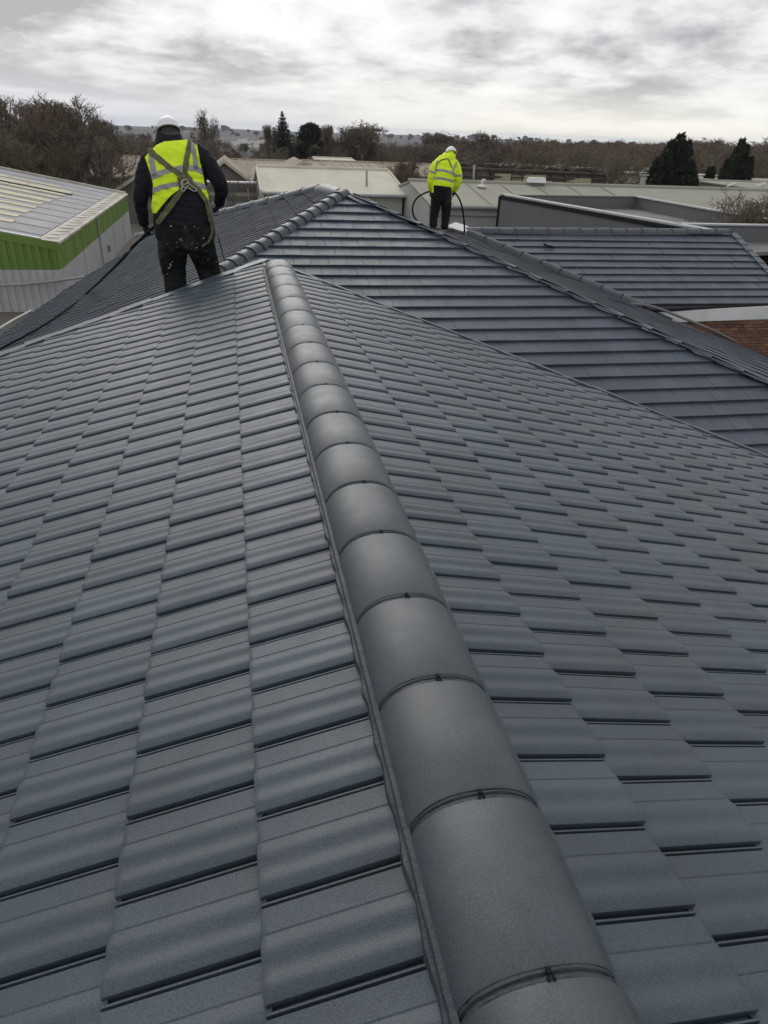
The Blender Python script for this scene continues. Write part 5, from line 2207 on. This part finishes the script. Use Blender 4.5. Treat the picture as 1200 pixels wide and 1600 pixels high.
# his hose running down the left face, and the lanyard
hp = [J(252, 344, .02), J(244, 352, .05), J(233, 361, .12), J(222, 372, .2), J(205, 388, .3), J(186, 410, .4)]
hp += [onLF(x, y, .06) for x, y in ((140, 454), (105, 482), (70, 507), (35, 527), (0, 545), (-40, 566))]
h = MB().tube(spline(hp, 8), .016, 10).build('spray_hose', M_DARK, None, True)
tag(h, 'thick black hose from the near worker\'s left hand down over the tiles', 'hose')
lp = [onbody(325, 312, .05), J(329, 325, -.12), J(335, 350, -.10), J(343, 378, .0), onLF(350, 404, .05), onLF(352, 408, .03)]
h = MB().tube(spline(lp, 8), .009, 6).build('safety_lanyard', M_ROPE, None, True)
tag(h, 'thin grey rope hanging from the near worker\'s harness to the hip tiles', 'rope')

# ---- far worker
YV = 17.4


def Q(px, py, dy=0.0):
    return at(px, py, Y=YV + dy)


K2 = YV * 0.99 / FPX
w2 = empty('person', Q(688, 358), 'worker in a yellow hooded jacket and black trousers standing bowed on the far roof', 'person')
L2 = Loft()
tor2 = dens([(Q(689, 312, 0), 12 * K2, .14), (Q(690, 303, 0), 14.5 * K2, .16), (Q(691, 294, .0), 15.5 * K2, .17), (Q(692, 284, .02), 15.5 * K2, .175), (Q(694, 270, .06), 17.5 * K2, .18), (Q(696.5, 258, .1), 17.5 * K2, .165), (Q(700, 249, .14), 12 * K2, .13), (Q(702, 243, .17), 8 * K2, .1)], 4)
L2.limb(tor2, (1, 0, 0), 26)
L2.ball(Q(703.5, 239.5, .22), .085, .105, .125)
L2.limb([(Q(704, 242, .32), .02, .02), (Q(704, 241, .345), .014, .02)], (1, 0, 0), 8)
L2.limb(dens([(Q(684, 254, .1), .085, .09), (Q(679, 260, .08), .092, .095), (Q(675.5, 272, .06), .088, .09), (Q(673.5, 284, .07), .082, .085), (Q(673.5, 292, .14), .07, .07), (Q(675, 298, .2), .055, .055)], 3), (1, 0, 0), 14)
L2.limb(dens([(Q(708, 253, .1), .085, .09), (Q(713, 261, .08), .092, .095), (Q(716, 273, .06), .088, .09), (Q(715.5, 284, .07), .082, .085), (Q(712.5, 292, .14), .07, .07), (Q(709.5, 298, .2), .055, .055)], 3), (1, 0, 0), 14)
L2.limb(dens([(Q(682.5, 305, 0), 8 * K2, .13), (Q(681, 318, 0), 7.8 * K2, .125), (Q(679, 331, .02), 6.6 * K2, .10), (Q(677.5, 345, 0), 5.6 * K2, .09), (Q(677, 353, -.02), 5.6 * K2, .09)], 3), (1, 0, 0), 16)
L2.limb(dens([(Q(697, 306, 0), 8 * K2, .13), (Q(697.5, 319, 0), 7.8 * K2, .125), (Q(697, 333, .02), 6.6 * K2, .10), (Q(695.5, 347, 0), 5.6 * K2, .09), (Q(694.5, 356, -.02), 5.6 * K2, .09)], 3), (1, 0, 0), 16)
boot(L2, Q(677, 355, -.02), (-.1, 1, 0), 1.1)
boot(L2, Q(694.5, 358.5, -.02), (.2, 1, 0), 1.1)
b2 = L2.remesh(.014, 6)
wrinkle(b2, .010)


def mat2(p):
    x, y = px_of(p)
    if y > 357 or (x < 686 and y > 353):
        return 3
    if y > 301 or (y > 290.5 + (x - 690) * .12 and 677.5 < x < 706):
        return 1
    if y < 243 and p.y > YV + .3:
        return 2
    return 0


part_from(b2, 'body', w2, [M_HIVIS, M_TROU2, M_SKIN, M_BOOT], mat2)
sub = bmesh.new()
sub.from_mesh(b2)
bmesh.ops.subdivide_edges(sub, edges=[e for e in sub.edges if all(px_of(v.co)[1] < 300 for v in e.verts)], cuts=2, use_grid_fill=True)
fine2 = bpy.data.meshes.new('fine2')
sub.to_mesh(fine2)
sub.free()
for pl, hw in (([(681, 266), (692, 266), (702, 269), (709, 271.5)], 1.9), ([(679, 278.5), (690, 278.5), (700, 281), (708, 283)], 1.9), ([(671.5, 267), (680, 270.5)], 1.6), ([(709.5, 274.5), (720, 274)], 1.6),
               ([(683.5, 252), (682, 260), (681.5, 266)], 1.4), ([(713.5, 254), (709.5, 262), (707.5, 269)], 1.4)):
    part_from(fine2, 'reflective_band', w2, M_BAND, None, keep=lambda p, n, pl=pl, hw=hw: poly_dist(p, pl) < hw, offset=.006, thick=.004)
for pl in ([(684, 254.5), (690, 250), (699, 248), (702, 252), (706, 262)],):
    part_from(fine2, 'harness_strap', w2, M_STRAP, None, keep=lambda p, n, pl=pl: (n[:, 1] < .3) & (poly_dist(p, pl) < .75), offset=.008, thick=.004)
# hood bunched at the neck
rg = []
for rx, ry, px, py, dy in ((.16, .15, 699, 250, .13), (.165, .155, 700.5, 246, .15), (.15, .15, 702, 242, .18), (.13, .135, 703, 239.5, .20), (.115, .125, 703.5, 241, .2)):
    c = Q(px, py, dy)
    rg.append([c + Vector((math.cos(a) * rx, math.sin(a) * ry, .02 * math.sin(a * 3))) for a in col])
ring_mesh(rg, 'hood', M_HIVIS, w2, sharp=70)
helmet(w2, Q(704.5, 238.2, .23), math.radians(-26), .125, .15, .118, yaw=-.15)
glove(w2, Q(675, 299, .2), (-.2, .2, -1), (.6, .5, .1), .19, 1.1, thumb=1)
glove(w2, Q(709, 299, .2), (.1, .2, -1), (-.6, .5, .1), .19, 1.1, thumb=-1)
h = MB().tube(spline([Q(678, 300, .25), Q(671, 299.5, .2), Q(663, 302, .1), Q(652, 309, 0), Q(645.5, 320, 0), Q(645, 332, .0), Q(649, 342, .1), Q(657, 350, .2), Q(667, 357, .3), Q(676, 362, .2)], 8), .021, 8).build('spray_hose', M_DARK, None, True)
tag(h, 'black hose looping out on the left of the far worker', 'hose')
h = MB().tube(spline([Q(704, 297, .25), Q(710, 301, .2), Q(716, 308, .0), Q(721, 320, -.1), Q(724, 336, -.1), Q(725.5, 352, .0), Q(726, 372, .2)], 8), .021, 8).build('spray_hose', M_DARK, None, True)
tag(h, 'black hose arching down on the right of the far worker', 'hose')
h = MB().tube(spline([onW(985, 475, .1), onW(1000, 476, .16), onW(1015, 478, .2), at(1035, 484, Y=yE - .3), at(1065, 496, Y=yE - .5), at(1090, 506, Y=yE - .5), at(1118, 518, Y=yE - .2), at(1150, 534, Y=yE - .1)], 8), .03, 6).build('loose_cable', M_GREYD, None, True)
tag(h, 'loose grey cable crossing the white fascia above the brick wall', 'cable')
h = MB().tube(spline([onW(850, 381, .06), onW(856, 384, .07), onW(862, 385, .06), onW(866, 387, .05)], 6), .02, 6).build('offcut_strip', M_DARK, None, True)
tag(h, 'small black offcut lying on the side roof tiles below its ridge', 'offcut')
# pale dust sheet behind the far worker's feet
m = MB()
ds = [Q(700, 352, .5), Q(712, 347, .9), Q(728, 352, .9), Q(740, 359, .7), Q(720, 361, .4), Q(703, 358, .4)]
m.slab(ds[::-1], .06)
tag(m.build('dust_sheet', M_WHITE, None), 'crumpled pale sheet on the roof beside the far worker\'s feet', 'sheet')
